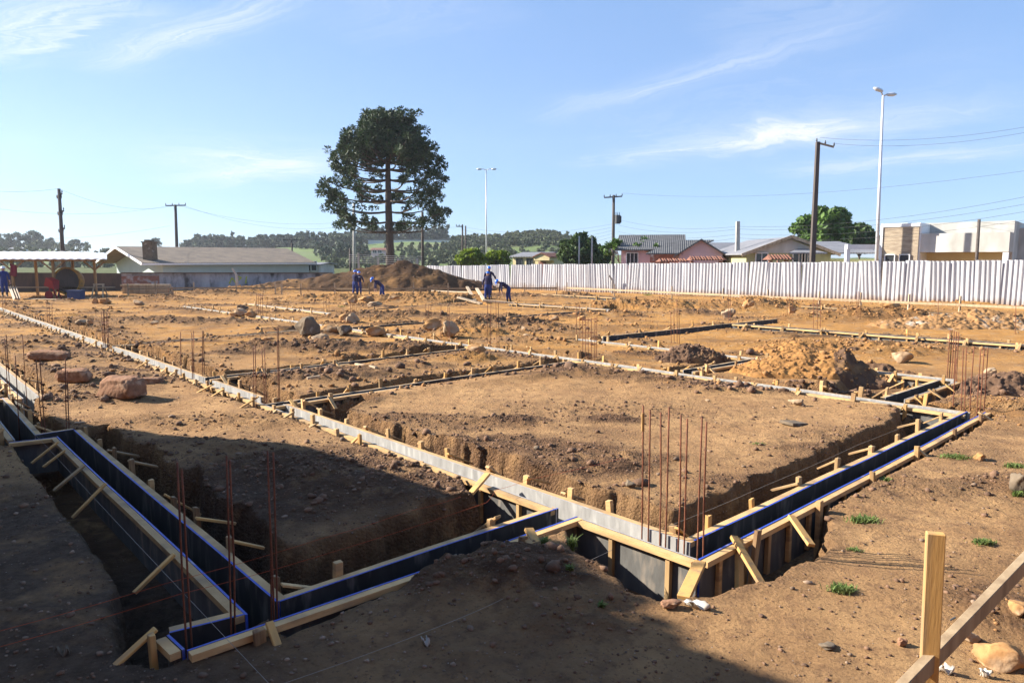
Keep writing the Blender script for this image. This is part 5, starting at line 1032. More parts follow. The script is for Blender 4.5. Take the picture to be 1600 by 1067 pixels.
m.add(vs, [(i * 6 + j, i * 6 + 6 + j, i * 6 + 7 + j, i * 6 + j + 1) for i in range(4) for j in range(5)]); o = m.build('hanging_cloth', M['maroon'], None, c, smooth=True); sm = o.modifiers.new('thickness', 'SOLIDIFY'); sm.thickness = .02; tag(o, 'maroon jacket hung on a shed post', 'jacket')
c = D(155, 452, 46); root = thing('sawhorse', 'pale wooden sawhorse right of the yellow mixer', 'sawhorse', (c.x, c.y, 0)); cc = Vector((c.x, c.y, 0))
m = MB(); m.beam((-.35, 0, .85), (.35, 0, .85), .1, .1); m.build('top_beam', M['paleboard'], root, cc)
for sx in (-.28, .28):
    for sy in (-1, 1): m = MB(); m.beam((sx + .1 * (1 if sx > 0 else -1), sy * .28, 0), (sx, sy * .03, .85), .07, .04); m.build('leg', M['paleboard'], root, cc)
for k, x in enumerate((20, 24, 28)):
    a = D(x - 4, 456, 44); b = D(x + 3, 471, 43); a.z = .75; b.z = .05; m = MB(); m.beam(a, b, .22, .03, up=Vector((0, 1, 0))); o = m.build('leaning_board', M['paleboard']); tag(o, ('pale board leaning at the shed front, leftmost of three', 'pale board leaning at the shed front, middle of three', 'pale board leaning at the shed front, rightmost of three')[k], 'board', 'boards leaning by the shed')
c = D(228, 452, 50); c.z = 0; m = MB()
for k in range(4):
    for j in range(2): m.box((R.uniform(-.1, .1), j * .3, .12 + .17 * k), (3.4, .26, .15))
o = m.build('beam_stack', M['paleboard'], None, c); tag(o, 'stack of long pale timber beams before the stained wall', 'timber stack')

# ------------------------------------------------------------------ houses
def gable_house(root, W0, x0, x1, y0, y1, zb, ze, zr, axis_, mw, mr, over=.4, th=.12, wallname='wall'):
    """box walls with a gable roof; axis_='x' ridge along x"""
    m = MB()
    if axis_ == 'x':
        ym = (y0 + y1) / 2; prof = [(y0, zb), (y1, zb), (y1, ze), (ym, zr), (y0, ze)]; vs = [(x, p[0], p[1]) for x in (x0, x1) for p in prof]
    else:
        xm = (x0 + x1) / 2; prof = [(x0, zb), (x1, zb), (x1, ze), (xm, zr), (x0, ze)]; vs = [(p[0], y, p[1]) for y in (y0, y1) for p in prof]
    m.add([Vector(v) - W0 for v in vs], [(4, 3, 2, 1, 0), (5, 6, 7, 8, 9)] + [(i, (i + 1) % 5, 5 + (i + 1) % 5, 5 + i) for i in range(5)])
    o = m.build(wallname, mw, root, W0); o.location = (0, 0, 0)
    m = MB()
    for s in (0, 1):
        if axis_ == 'x':
            ym = (y0 + y1) / 2; ye = (y0 - over, y1 + over)[s]; sl_ = (zr - ze) / abs(ym - y0); zz = ze - sl_ * over
            A = [(x0 - over, ye, zz), (x1 + over, ye, zz), (x1 + over, ym, zr), (x0 - over, ym, zr)]
        else:
            xm = (x0 + x1) / 2; xe = (x0 - over, x1 + over)[s]; sl_ = (zr - ze) / abs(xm - x0); zz = ze - sl_ * over
            A = [(xe, y0 - over, zz), (xe, y1 + over, zz), (xm, y1 + over, zr), (xm, y0 - over, zr)]
        lo_ = [Vector(v) - W0 + Vector((0, 0, .012)) for v in A]; hi_ = [v + Vector((0, 0, th)) for v in lo_]
        m.add(lo_ + hi_, [(0, 1, 2, 3), (7, 6, 5, 4), (0, 4, 5, 1), (1, 5, 6, 2), (2, 6, 7, 3), (3, 7, 4, 0)])
    o = m.build('roof', mr, root, W0); o.location = (0, 0, 0); return o
def mud_foot(mat_, z0, z1, col):
    """real dirt: rain-splashed mud on the lowest part of a standing sheet, ragged upper edge"""
    N = mat_.node_tree.nodes; L = mat_.node_tree.links; b = N['Principled BSDF']; g_ = N.new('ShaderNodeNewGeometry'); sp_ = N.new('ShaderNodeSeparateXYZ'); L.new(g_.outputs['Position'], sp_.inputs[0])
    nz = N.new('ShaderNodeTexNoise'); nz.inputs['Scale'].default_value = 2.5; nz.inputs['Detail'].default_value = 6; L.new(g_.outputs['Position'], nz.inputs[0])
    ad = N.new('ShaderNodeMath'); ad.operation = 'MULTIPLY_ADD'; L.new(nz.outputs[0], ad.inputs[0]); ad.inputs[1].default_value = -.9; L.new(sp_.outputs[2], ad.inputs[2])
    mr = N.new('ShaderNodeMapRange'); mr.inputs[1].default_value = z1 - .45; mr.inputs[2].default_value = z0 - .45; mr.inputs[4].default_value = .75; L.new(ad.outputs[0], mr.inputs[0])
    mx = N.new('ShaderNodeMix'); mx.data_type = 'RGBA'; L.new(mr.outputs[0], mx.inputs[0]); src = b.inputs['Base Color'].links[0].from_socket; L.new(src, mx.inputs[6]); mx.inputs[7].default_value = (*col, 1); L.new(mx.outputs[2], b.inputs['Base Color'])
mud_foot(M['fence'], .05, .50, (.30, .19, .10))
def corr_roof(mat_, along, sc):
    """give a roofing material a corrugated bump across `along`"""
    N = mat_.node_tree.nodes; L = mat_.node_tree.links; b = N['Principled BSDF']; tc = N.new('ShaderNodeTexCoord'); w = N.new('ShaderNodeTexWave'); w.bands_direction = along; w.inputs['Scale'].default_value = sc; L.new(tc.outputs['Object'], w.inputs[0])
    bp = N.new('ShaderNodeBump'); bp.inputs['Distance'].default_value = .05; bp.inputs['Strength'].default_value = .7; L.new(w.outputs[0], bp.inputs['Height']); L.new(bp.outputs[0], b.inputs['Normal'])
corr_roof(M['roofbrown'], 'X', 1.5); corr_roof(M['rooflight'], 'X', 1.5); corr_roof(M['terracotta'], 'X', 2.2); corr_roof(M['roofgrey'], 'X', 1.8)
def box_part(root, W0, name, c, d, mt, rot=None, bevel=0):
    m = MB(); m.box((0, 0, 0), d, rot); o = m.build(name, mt, root, c, bevel=bevel); return o
def window(root, W0, c, w, h, frame_='white', n=2, nrm_y=-1, name='window'):
    m = MB(); t = .06
    m.box((0, 0, h / 2), (w, .1, t)); m.box((0, 0, -h / 2), (w, .1, t)); m.box((-w / 2, 0, 0), (t, .1, h + t)); m.box((w / 2, 0, 0), (t, .1, h + t))
    for k in range(1, n): m.box((-w / 2 + w * k / n, 0, 0), (t * .7, .08, h - t))
    o = m.build(name, M[frame_], root, c); g_ = MB(); g_.box((0, .02, 0), (w - t, .03, h - t)); q = bpy.data.objects.new('pane', g_.mesh('pane', M['glass'])); COL.objects.link(q); q.parent = o; return o

def left_house():
    # long low house; ridge runs right and away
    yfront = 66.0
    def X(px, y, Y): return D(px, y, Y)
    eL = D(222, 413, yfront); eR = eL + Vector((12.75, 12.75, 0)); rL = D(178, 387, yfront + 5.5); rR = D(455, 390, yfront + 13)
    root = thing('long_house', 'long low pale green house with brown roof and chimney at left', 'house', ((eL.x + eR.x) / 2, yfront + 5, -1)); W0 = Vector(root['wl'])
    u = (eR - eL); u.z = 0; u.normalize(); n = nrm(u, True); L = (eR - eL).length; ze = eL.z; zr = 3.68; hw = 7.8; zb = -1.2; ov = 1.0; og = 2.0
    m = MB()
    def Q(t, s, z_): return eL + u * t + n * s + Vector((0, 0, z_ - eL.z)) - W0
    prof = [(ov * .6, zb), (2 * hw - ov * .6, zb), (2 * hw - ov * .6, ze + .1), (hw, zr - .15), (ov * .6, ze + .1)]
    vs = [Q(t, s, z_) for t in (og, L - .5) for s, z_ in prof]
    m.add(vs, [(0, 1, 2, 3, 4), (9, 8, 7, 6, 5)] + [(5 + i, 5 + (i + 1) % 5, (i + 1) % 5, i) for i in range(5)]); o = m.build('wall', M['palegreen'], root, W0); o.location = (0, 0, 0)
    m = MB()
    for sgn in (0, 1):
        s0 = 0 if sgn == 0 else 2 * hw
        lo_ = [Q(0, s0, ze), Q(L, s0, ze), Q(L + .6, hw, zr), Q(0, hw, zr)]; hi_ = [v + Vector((0, 0, .12)) for v in lo_]; m.add(lo_ + hi_, [(0, 1, 2, 3), (7, 6, 5, 4), (0, 4, 5, 1), (1, 5, 6, 2), (2, 6, 7, 3), (3, 7, 4, 0)])
    rf = m.build('roof', M['roofbrown'], root, W0); rf.location = (0, 0, 0)
    m = MB()
    for s0 in (0, 2 * hw):
        m.beam(Q(-.03, s0, ze + .02), Q(-.03, hw, zr + .02), .06, .24)
    m.beam(Q(0, -.05, ze), Q(L, -.05, ze), .06, .16); o = m.build('fascia', M['white'], root, W0); o.location = (0, 0, 0)
    ch = MB(); cpos = D(235, 405, yfront + 2.0) ; ch.box((0, 0, 0), (.95, .95, 1.9)); ch.box((0, 0, .98), (1.1, 1.1, .10)); ch.box((0, 0, 1.12), (.5, 1.0, .16)); o = ch.build('chimney', M['rock_g'], rf); o.location = Vector((cpos.x, cpos.y, 3.15)) - W0
    m = MB(); g0 = 0.985; vs = [Q(g0, 2.2, zb), Q(g0, 8.2, zb), Q(g0, 8.2, .3), Q(g0, 5.2, 1.9), Q(g0, 2.2, .3)]; 
left_house()

def fp(px, d, z): v = D(px, 405, d); return Vector((v.x, d, z))
def pz(y, d): return D(800, y, d).z
def pink_house():
    d = 60.0; root = thing('pink_house', 'pink house with two dark grey gable roofs behind the fence', 'house', (fp(1050, d, 0))); W0 = Vector(root['wl'])
    x0, x1 = fp(970, d, 0).x, fp(1062, d, 0).x; gable_house(root, W0, x0, x1, d + 1, d + 9, -.5, pz(389, d), pz(369, d + 5), 'x', M['pink'], M['roofgrey'], .5)
    x2, x3 = fp(1058, d - 2, 0).x, fp(1140, d - 2, 0).x; gable_house(root, W0, x2 + .6, x3 - .3, d - 2, d + 7, -.5, pz(397, d - 2), pz(376, d - 2), 'y', M['pink'], M['roofgrey'], .45)
    m = MB(); A = [fp(1018, d - 2, pz(397.5, d - 2)), fp(1075, d - 2, pz(397.5, d - 2)), fp(1108, d + 1, pz(377, d + 1)), fp(1054, d + 1, pz(377, d + 1))]; lo_ = [v - W0 for v in A]; hi_ = [v + Vector((0, 0, .1)) for v in lo_]; m.add(lo_ + hi_, [(0, 1, 2, 3), (7, 6, 5, 4), (0, 4, 5, 1), (1, 5, 6, 2), (2, 6, 7, 3), (3, 7, 4, 0)]); o = m.build('porch_roof', M['roofgrey'], root, W0); o.location = (0, 0, 0)
    root.rotation_euler = (0, 0, -.22)
    window(root, W0, fp(985, d + .9, pz(405, d)), 1.0, 1.1, n=3)
    for px in (1068, 1052): 
        m = MB(); m.box((0, 0, 0), (.12, .12, 3)); m.build('porch_post', M['white'], root, fp(px, d - 1.9, .6))
    m = MB(); m.box((0, 0, 0), (3, .1, 1.2)); m.build('brick_panel', M['brick'], root, fp(1045, d - .3, pz(404, d)))
PH = pink_house()
def canopy(px0, px1, d, y0, y1, label):
    c = fp((px0 + px1) / 2, d, 0); root = thing('tiled_canopy', label, 'canopy', c, 'small terracotta tiled gate canopies'); W0 = Vector(root['wl']); w = (px1 - px0) / F * d
    m = MB(); z0, z1 = pz(y1, d), pz(y0, d)
    m.add([(-w / 2, -.7, z0), (w / 2, -.7, z0), (w / 2 - .1, .1, z1), (-w / 2 + .1, .1, z1), (-w / 2, .9, z0), (w / 2, .9, z0)], [(0, 1, 2, 3), (3, 2, 5, 4), (0, 3, 4), (1, 5, 2), (0, 4, 5, 1)]); 
    for k in range(int(w / .22)): m.tube([(-w / 2 + .12 + .22 * k, -.72, z0 + .03), (-w / 2 + .14 + .215 * k, .08, z1 + .03)], .06, 6)
    m.build('tiles', M['terracotta'], root, W0)
    for s in (-1, 1): m = MB(); m.box((s * (w / 2 - .3), .1, z0 / 2 - .05), (.22, .22, z0 + .0)); m.build('post', M['brick'], root, W0)
canopy(1076, 1132, 55, 401.5, 407, 'terracotta tiled canopy in front of the pink house gable'); canopy(1028, 1074, 56, 405, 409, 'low terracotta canopy left of the bigger one by the pink house'); canopy(1198, 1236, 49, 399, 406, 'terracotta tiled canopy before the green house')
def small_roof_house():
    d = 75; root = thing('far_house', 'pale grey gable roof showing between the pink and green houses', 'house', fp(1145, d, 0)); W0 = Vector(root['wl'])
    gable_house(root, W0, fp(1120, d, 0).x, fp(1172, d, 0).x, d, d + 7, -.5, pz(397, d), pz(381, d + 3.5), 'x', M['greyrender'], M['rooflight'], .4)
small_roof_house()
def green_house():
    d = 53; root = thing('green_house', 'olive green house with wide grey gable roof behind the fence', 'house', fp(1240, d, 0)); W0 = Vector(root['wl'])
    x0, x1 = fp(1166, d, 0).x, fp(1298, d, 0).x; gable_house(root, W0, x0, x1, d, d + 9, -.5, pz(395.5, d), pz(373, d), 'y', M['olive'], M['rooflight'], .45)
    m = MB(); xm = (x0 + x1) / 2; z0 = pz(395.5, d); zr = pz(374.5, d); m.add([Vector((x0 + .3, d - .03, z0)) - W0, Vector((x1 - .3, d - .03, z0)) - W0, Vector((xm, d - .03, zr)) - W0], [(0, 1, 2)]); o = m.build('gable_panel', M['greyrender'], root, W0); o.location = (0, 0, 0)
    so_ = o.modifiers.new('thickness', 'SOLIDIFY'); so_.thickness = .03
    m = MB()
    for a, b in (((x0 - .5, z0 - .15), (xm, zr + .22)), ((x1 + .5, z0 - .15), (xm, zr + .22))): m.beam(Vector((a[0], d - .50, a[1])) - W0, Vector((b[0], d - .50, b[1])) - W0, .06, .22)
    o = m.build('barge_board', M['paleboard'], root, W0); o.location = (0, 0, 0)
    x2, x3 = x1 + .2, fp(1366, d + 3, 0).x
    m = MB(); m.box(Vector(((x1 + x3) / 2, d + 5, 1.0)) - W0, (x3 - x1, 6, 3.0)); o = m.build('side_wing', M['olive'], root, W0); o.location = (0, 0, 0)
    m = MB(); A = [Vector((x1 - 1, d + 1.6, pz(397, d + 2))), Vector((x3, d + 1.6, pz(397, d + 2))), Vector((x3 - 1.5, d + 6, pz(379, d + 5))), Vector((xm, d + 6, pz(379, d + 5)))]; lo_ = [v - W0 for v in A]; hi_ = [v + Vector((0, 0, .12)) for v in lo_]; m.add(lo_ + hi_, [(0, 1, 2, 3), (7, 6, 5, 4), (0, 4, 5, 1), (1, 5, 6, 2), (2, 6, 7, 3), (3, 7, 4, 0)]); o = m.build('side_roof', M['rooflight'], root, W0); o.location = (0, 0, 0)
    m = MB(); A = [Vector((fp(1214, d, 0).x, d - 2.2, pz(397, d - 2))), Vector((fp(1272, d, 0).x, d - 2.2, pz(397, d - 2))), Vector((fp(1262, d, 0).x, d - .1, pz(391, d))), Vector((fp(1244, d, 0).x, d - .1, pz(391, d)))]; lo_ = [v - W0 for v in A]; hi_ = [v + Vector((0, 0, .1)) for v in lo_]; m.add(lo_ + hi_, [(0, 1, 2, 3), (7, 6, 5, 4), (0, 4, 5, 1), (1, 5, 6, 2), (2, 6, 7, 3), (3, 7, 4, 0)]); o = m.build('porch_roof', M['rooflight'], root, W0); o.location = (0, 0, 0)
    for px in (1190, 1248, 1262): window(root, W0, fp(px, d - .06, pz(405, d)), .9, .9)
    for px in (1216, 1270): m = MB(); m.box((0, 0, 0), (.15, .15, 2.4)); m.build('porch_post', M['brick'], root, fp(px, d - 2.0, 1.2))
green_house()
def pergola():
    d = 50; root = thing('pergola_frame', 'cream concrete frame between the green house and the stone clad house', 'frame', fp(1345, d, 0)); W0 = Vector(root['wl'])
    m = MB(); m.beam(fp(1321, d, pz(386, d)) - W0, fp(1372, d, pz(386, d)) - W0, .4, .35); m.build('lintel', M['white'], root, W0)
    m = MB(); z_ = pz(389.6, d); m.box(fp(1323.5, d, z_ / 2 - .1) - W0, (.26, .3, z_ + .2)); m.build('post', M['white'], root, W0)
pergola()
def modern_house():
    d = 46; root = thing('stone_clad_house', 'modern flat roofed house with tan stone cladding at the right', 'house', fp(1480, d, 0)); W0 = Vector(root['wl'])
    o0 = fp(1373, 50, 0); uu = Vector((.75, -.66, 0)).normalized(); nn = Vector((.66, .75, 0)).normalized()
    def along(px, t): a = o0 + nn * t; k = (px - CX) / (F * cp + (CY - 405) * sp); return (k * a.y - a.x) / (uu.x - k * uu.y)
    def PT(px, t, y): p = o0 + nn * t + uu * along(px, t); p.z = pz(y, p.y); return p
    rotm = Matrix((uu, nn, Vector((0, 0, 1)))).transposed()
    def bx(name, px0, px1, y0, y1, d0, dep, mt, zb=None):
        t = d0 - d; a, b = PT(px0, t, y0), PT(px1, t, y0); zt = (a.z + b.z) / 2; zl = (PT(px0, t, y1).z + PT(px1, t, y1).z) / 2 if y1 else -.5
        m = MB(); m.box((a + b) / 2 * 1.0 - Vector((0, 0, (a.z + b.z) / 2 - (zt + zl) / 2)) + nn * dep / 2 - W0, ((b - a).xy.length, dep, zt - zl), rotm); o = m.build(name, mt, root, W0); o.location = (0, 0, 0); return o
    bx('side_wall', 1373, 1435, 349, None, d, 7, M['white'])
    clad = mat('stone_cladding', (0.44, 0.36, 0.26), (0.25, 0.19, 0.135), scale=1.3, rough=.9, bump=1, bscale=3, stretch=(1, 1, 7), c3=(.50, .40, .27), s3=1.6)
    bx('stone_cladding', 1377.5, 1433, 355, None, d - .14, .13, clad)
    bx('cladding_frame', 1373, 1377, 349.5, None, d - .20, .18, M['white']); bx('cladding_lintel', 1377.2, 1434, 349.5, 354.6, d - .20, .18, M['white'])
    bx('back_wall', 1436, 1581, 347, None, d + 3, 6, M['greyrender'])
    bx('canopy_fascia', 1437, 1575, 364, 394, d + .4, 2.4, M['greyrender'])
    bx('canopy_post', 1566, 1575, 394.4, None, d + .4, .4, M['white'])
    bx('canopy_wall', 1440, 1570, 394.6, None, d + 2.5, .3, M['cream'])
    o = bx('right_wing', 1580, 1640, 356, None, d + 6, 5, M['greyrender'])
    
    for px in (1390, 1413): window(root, W0, PT(px, -.2, 407), .62, .80, n=1).rotation_euler = (0, 0, math.atan2(uu.y, uu.x))
modern_house()
def cabin():
    d = 88; root = thing('yellow_cabin', 'small yellow cabin with pale roof beyond the fence', 'house', fp(830, d, 0)); W0 = Vector(root['wl'])
    x0, x1 = fp(800, d, 0).x, fp(862, d, 0).x; gable_house(root, W0, x0, x1 - 1.2, d, d + 6, -.5, pz(401.5, d), pz(395.5, d + 3), 'x', M['cream'], M['rooflight'], .3)
    xm = fp(845, d, 0).x; m = MB(); m.box(Vector((x1 - 1.0, d + 1.2, 1)) - W0, (2.6, 2.2, pz(402, d) + 1.0 - .2)); o = m.build('porch_block', M['cream'], root, W0); o.location = (0, 0, 0)
    gable_house(root, W0, fp(842, d, 0).x, fp(866, d, 0).x, d - 1.2, d + 2, 2.35, pz(402, d), pz(396.5, d), 'y', M['cream'], M['terracotta'], .15, wallname='porch_gable')
    root.rotation_euler = (0, 0, -.55); root.scale = (1.12, 1, 1)
    for px in (811, 828): window(root, W0, fp(px, d - .05, pz(410, d)), .8, .9, n=2, frame_='darkmetal')
    m = MB(); m.box((0, 0, 0), (.9, .08, 2)); m.build('door', M['brick'], root, fp(848, d - .1, 1.2))
cabin()

# ------------------------------------------------------------------ poles, lamps, wires
def pole(px, ytop, d, label, mt='polewood', r0=.16, r1=.11, lean=0.0, arms=(), trafo=None, square=False):
    top = D(px + lean, ytop, d); base = Vector((D(px, 405, d).x, d, -.5)); root = thing('utility_pole', label, 'utility pole', base, 'utility poles'); W0 = Vector(root['wl'])
    m = MB(); m.beam(base, top, 2 * r0, 2 * r0, taper=r1 / r0) if square else m.tube([base, base.lerp(top, .5), top], [r0, (r0 + r1) / 2, r1], 10); m.build('pole', M[mt], root, smooth=not square).location = -W0
    for (ya, xa0, xa1, ya1, dd) in arms:
        a, b = D(xa0, ya, d), D(xa1, ya1, d + dd); m = MB(); m.beam(a, b, .11, .13); o = m.build('crossarm', M['polewood'], root); o.location = -W0
        n_ = max(2, int((b - a).length / .6)); 
        for k in range(n_ + 1):
            p = a.lerp(b, k / n_); q = MB(); q.tube([p + Vector((0, 0, .05)), p + Vector((0, 0, .14)), p + Vector((0, 0, .18)), p + Vector((0, 0, .30))], [.03, .07, .05, .03], 8); i_ = q.build('insulator', M['darkmetal'], o); i_.location = (0, 0, 0)
    if trafo:
        p = D(trafo[0], trafo[1], d - .25); m = MB(); m.tube([p - Vector((0, 0, .45)), p + Vector((0, 0, .45))], .30, 14); m.box(p + Vector((.33, 0, 0)), (.08, .5, .7)); o = m.build('transformer', M['darkmetal'], root); o.location = -W0
        for s in (-.18, 0, .18): q = MB(); q.tube([p + Vector((s, 0, .44)), p + Vector((s, 0, .75))], [.04, .03], 8); i_ = q.build('bushing', M['darkmetal'], o); i_.location = (0, 0, 0)
    return top
T = {}
T['a'] = pole(98, 295, 70, 'tall dark pole with three tiers of brackets at far left', lean=-6, r0=.22, r1=.15, arms=[(310, 90, 97, 302, 0), (336, 92, 99.5, 329, 0), (363, 94, 101, 356, 0), (309.5, 89, 96, 309.5, 0), (335.5, 90.5, 97.5, 335.5, 0), (362.5, 92, 99, 362.5, 0)])
T['b'] = pole(276, 320, 85, 'dark pole with one crossarm above the long house roof', lean=-2, r0=.22, r1=.15, arms=[(321.5, 259, 290, 321, 0)])
T['c'] = pole(456, 374, 110, 'small distant pole with a crossarm at the roof end of the long house', arms=[(375, 443, 470, 375, 0)])
T['d'] = pole(553, 318, 92, 'grey pole seen through the left branches of the big tree', mt='concrete', r0=.22, r1=.16)
T['d2'] = pole(547, 388, 80, 'short dark post left of the grey pole under the big tree', r0=.14, r1=.12)
T['e'] = pole(660, 331, 82, 'dark pole under the right branches of the big tree', r0=.18, r1=.14)
T['f'] = pole(722.5, 351, 98, 'dark pole with a small side arm, left of a pair', r0=.16, arms=[(354, 713, 722, 354, 0)])
T['g'] = pole(727.5, 353, 106, 'plain dark pole, right of a pair left of the thin lamp post', r0=.16)
T['h'] = pole(905, 369, 70, 'thin pole before the dark round tree, left of two', mt='concrete', r0=.10, r1=.08)
T['i'] = pole(925, 370, 68, 'thin pole at the right of the dark round tree', mt='concrete', r0=.10, r1=.08)
T['j'] = pole(958, 305, 75, 'pole with crossarm and transformer left of the pink house', r0=.2, r1=.14, lean=1, arms=[(309, 944, 972, 307, 0)], trafo=(965, 343))
T['k'] = pole(1153, 346, 56, 'grey concrete pole between the pink and green houses', mt='concrete', r0=.19, r1=.13, square=True)
T['l'] = pole(1269.5, 222, 50, 'tallest dark utility pole with a slanting four insulator crossarm', lean=8.5, r0=.17, r1=.12, arms=[(223, 1276, 1303, 230, -.5)], square=True)
T['m'] = pole(1527, 343, 44.5, 'dark pole in front of the stone clad house canopy', r0=.10, r1=.09, lean=3)
def lamp(px, ytop, d, lean, arms, label, r=.11):
    base = Vector((D(px, 405, d).x, d, -.3)); top = D(px + lean, ytop, d); root = thing('street_lamp', label, 'street lamp', base, 'street lamps'); W0 = Vector(root['wl'])
    m = MB(); m.tube([base, base.lerp(top, .5), top], [r, r * .8, r * .55], 12); m.build('post', M['galv'], root, smooth=True).location = -W0
    for (x1, y1, dd) in arms:
        tip = D(x1, y1, d + dd); mid = top.lerp(tip, .5) + Vector((0, 0, .05)); m = MB(); m.tube([top - Vector((0, 0, .1)), mid, tip], [.05, .045, .04], 8); m.build('arm', M['galv'], root, smooth=True).location = -W0
        dr = (tip - top); dr.z *= .3; dr.normalize(); s0 = .42; m = MB(); m.tube([tip - dr * s0 * .6, tip - dr * s0 * .2, tip + dr * s0 * .5, tip + dr * s0], [.06, .12, .13, .05], 10); m.build('lamp_head', M['galv'], root, smooth=True).location = -W0
    return top
lamp(1371, 149, 48, 9, [(1374, 141, 0), (1391, 148, 0)], 'tallest white street lamp with two heads before the stone clad house', r=.13)
lamp(760, 265, 95, -.5, [(750, 264.5, 0), (771, 264.5, 0)], 'thin white double street lamp near the centre of the photo', r=.11)
def wire(a, b, sag, label, r=.009):
    m = MB(); pts = [a.lerp(b, k / 14) - Vector((0, 0, sag * 4 * (k / 14) * (1 - k / 14))) for k in range(15)]; m.tube(pts, r, 5); o = m.build('power_line', M['wire']); tag(o, label, 'power line', 'overhead power lines')
Z = Vector((0, 0, 1))
wire(T['l'] + Vector((.1, 0, .3)), D(1640, 192, 40), .5, 'power line rising from the tallest pole to the right edge, upper')
wire(T['l'] + Vector((1.0, 0, -.1)), D(1640, 200, 40), .5, 'power line rising from the tallest pole to the right edge, lower')
wire(T['j'] + Vector((.9, 0, .2)), D(1640, 262, 42), .9, 'long power line from the transformer pole to the right edge')
for k, (y0, y1, y2) in enumerate(((343, 350, 300), (352, 354, 312), (362, 362, 324), (372, 368, 338))):
    wire(D(966, y0, 75), D(1153, y1 + 4, 56), .5, 'power line from the transformer pole to the concrete pole, %s' % ('topmost', 'second down', 'third down', 'lowest')[k])
    wire(D(1153, y1 + 4, 56), D(1640, y2, 40), .6, 'power line from the concrete pole to the right edge, %s' % ('topmost', 'second down', 'third down', 'lowest')[k])
wire(D(-60, 294, 60), T['a'], .3, 'power line from the left edge to the three tier pole'); wire(T['a'], D(270, 322, 85), 1.0, 'power line from the three tier pole to the crossarm pole')
wire(T['b'], D(553, 345, 92), 1.2, 'power line from the crossarm pole to the big tree, upper'); wire(D(289, 322, 85), D(553, 352, 92), 1.4, 'power line from the crossarm pole to the big tree, lower')
wire(D(-60, 318, 70), D(262, 322, 85), 1.0, 'faint power line crossing the sky at left, upper'); wire(D(-60, 370, 80), D(265, 353, 85), .8, 'faint power line crossing the sky at left, lower')
wire(D(660, 345, 82), D(716, 354, 98), .4, 'power line from the big tree to the pair of poles')
for k in range(5): wire(D(722, 354 + k * 5, 98), D(958, 350 + k * 5, 75), .9 + .15 * k, 'power line before the wooded hill, %s' % ('topmost', 'second down', 'third down', 'fourth down', 'lowest')[k])
wire(D(1527, 346, 44.5), D(1660, 338, 40), .3, 'power line from the pole before the stone clad house')
# wire fence beyond the mound
root = thing('wire_fence', 'wire fence with pale posts beyond the dirt mound', 'fence', D(600, 405, 70)); W0 = Vector(root['wl'])
for px, y0 in ((560, 396), (591, 403), (622, 404), (640, 407), (652, 405)):
    m = MB(); t = D(px, y0, 68); m.box(Vector((t.x, t.y, t.z / 2 - .1)), (.16, .16, t.z + .3)); m.build('post', M['concrete'], root).location = -W0
m = MB()
for k in range(5): m.tube([D(545, 398 + 3 * k, 68), D(600, 400 + 3 * k, 68), D(660, 401 + 3 * k, 68)], .012, 4)
m.build('wire_strand', M['galv'], root).location = -W0

# ------------------------------------------------------------------ trees
def leafcloud(P, Rr, n, size, seed, flat=1.0, out=.6, aspect=1.0):
    """leaf quads through clumps at P with radius Rr (metres)"""
    rs = np.random.RandomState(seed); P = np.asarray(P, float); idx = rs.randint(0, len(P), n); d = rs.normal(size=(n, 3)); d /= np.linalg.norm(d, axis=1)[:, None]
    rr = rs.rand(n) ** (1 / 2.4); c = P[idx] + d * (rr * np.asarray(Rr)[idx])[:, None] * np.array([1, 1, flat])
    nn = d * out + rs.normal(size=(n, 3)) * .6; nn /= np.linalg.norm(nn, axis=1)[:, None]
    t = np.cross(nn, rs.normal(size=(n, 3))); t /= np.linalg.norm(t, axis=1)[:, None]; b = np.cross(nn, t); s = size * rs.uniform(.6, 1.4, n)[:, None]
    V = np.stack([c - t * s * aspect, c + b * s * .55, c + t * s * aspect, c - b * s * .55], 1).reshape(-1, 3); return V, np.arange(4 * n).reshape(-1, 4)
def round_tree(name, px, ytop, ybot, wpx, d, mt, label, seed, n=7000, leaf=.30, trunk=True, nclump=46, hole=.0, cat='tree', group=None):
    zt, zb_ = pz(ytop, d), pz(ybot, d); c = fp(px, d, 0); h = (zt - zb_) / 2; w = wpx / F * d / 2; root = thing(name, label, cat, (c.x, c.y, 0), group); rs = np.random.RandomState(seed); P, Q = [], []
    for k in range(nclump):
        v = rs.normal(size=3); v /= np.linalg.norm(v); r_ = rs.uniform(.45, .88); P.append((v[0] * w * r_, v[1] * w * r_, zb_ + h + v[2] * h * r_)); Q.append(rs.uniform(.20, .34) * min(w, h * 1.3))
    V, Fc = leafcloud(P, Q, n, leaf, seed); o = link('crown', npmesh('crown', V, Fc, M[mt], False), root, root['wl'])
    m = MB(); m.tube([(0, 0, -.3), (.05, 0, zb_ * .6 + .3), (0, 0, zb_ + h)], [.05 * w + .08, .04 * w + .06, .03], 9)
    for k in range(7): p = P[k * 5 % nclump]; m.tube([(0, 0, max(.4, zb_ * .8)), (p[0] * .5, p[1] * .5, (zb_ + p[2]) / 2), p], [.03 * w + .03, .02 * w + .02, .02], 6)
    m.build('trunk', M['bark'], root, root['wl'], smooth=True); return root
round_tree('leafy_tree', 1284, 325, 392, 92, 88, 'leaf', 'large round bright green tree behind the tallest utility pole', 3, 11000, .34, nclump=60)
round_tree('leafy_tree', 1342, 353, 394, 52, 98, 'leafd', 'smaller duller tree right of the large round one', 5, 5000, .34)
round_tree('leafy_tree', 905, 368, 417, 74, 78, 'leafd', 'dense dark green round tree left of the transformer pole', 7, 10000, .28, nclump=60)
round_tree('leafy_tree', 935, 392, 416, 40, 84, 'leafd', 'low dark tree right of the dense round one', 8, 3500, .28)
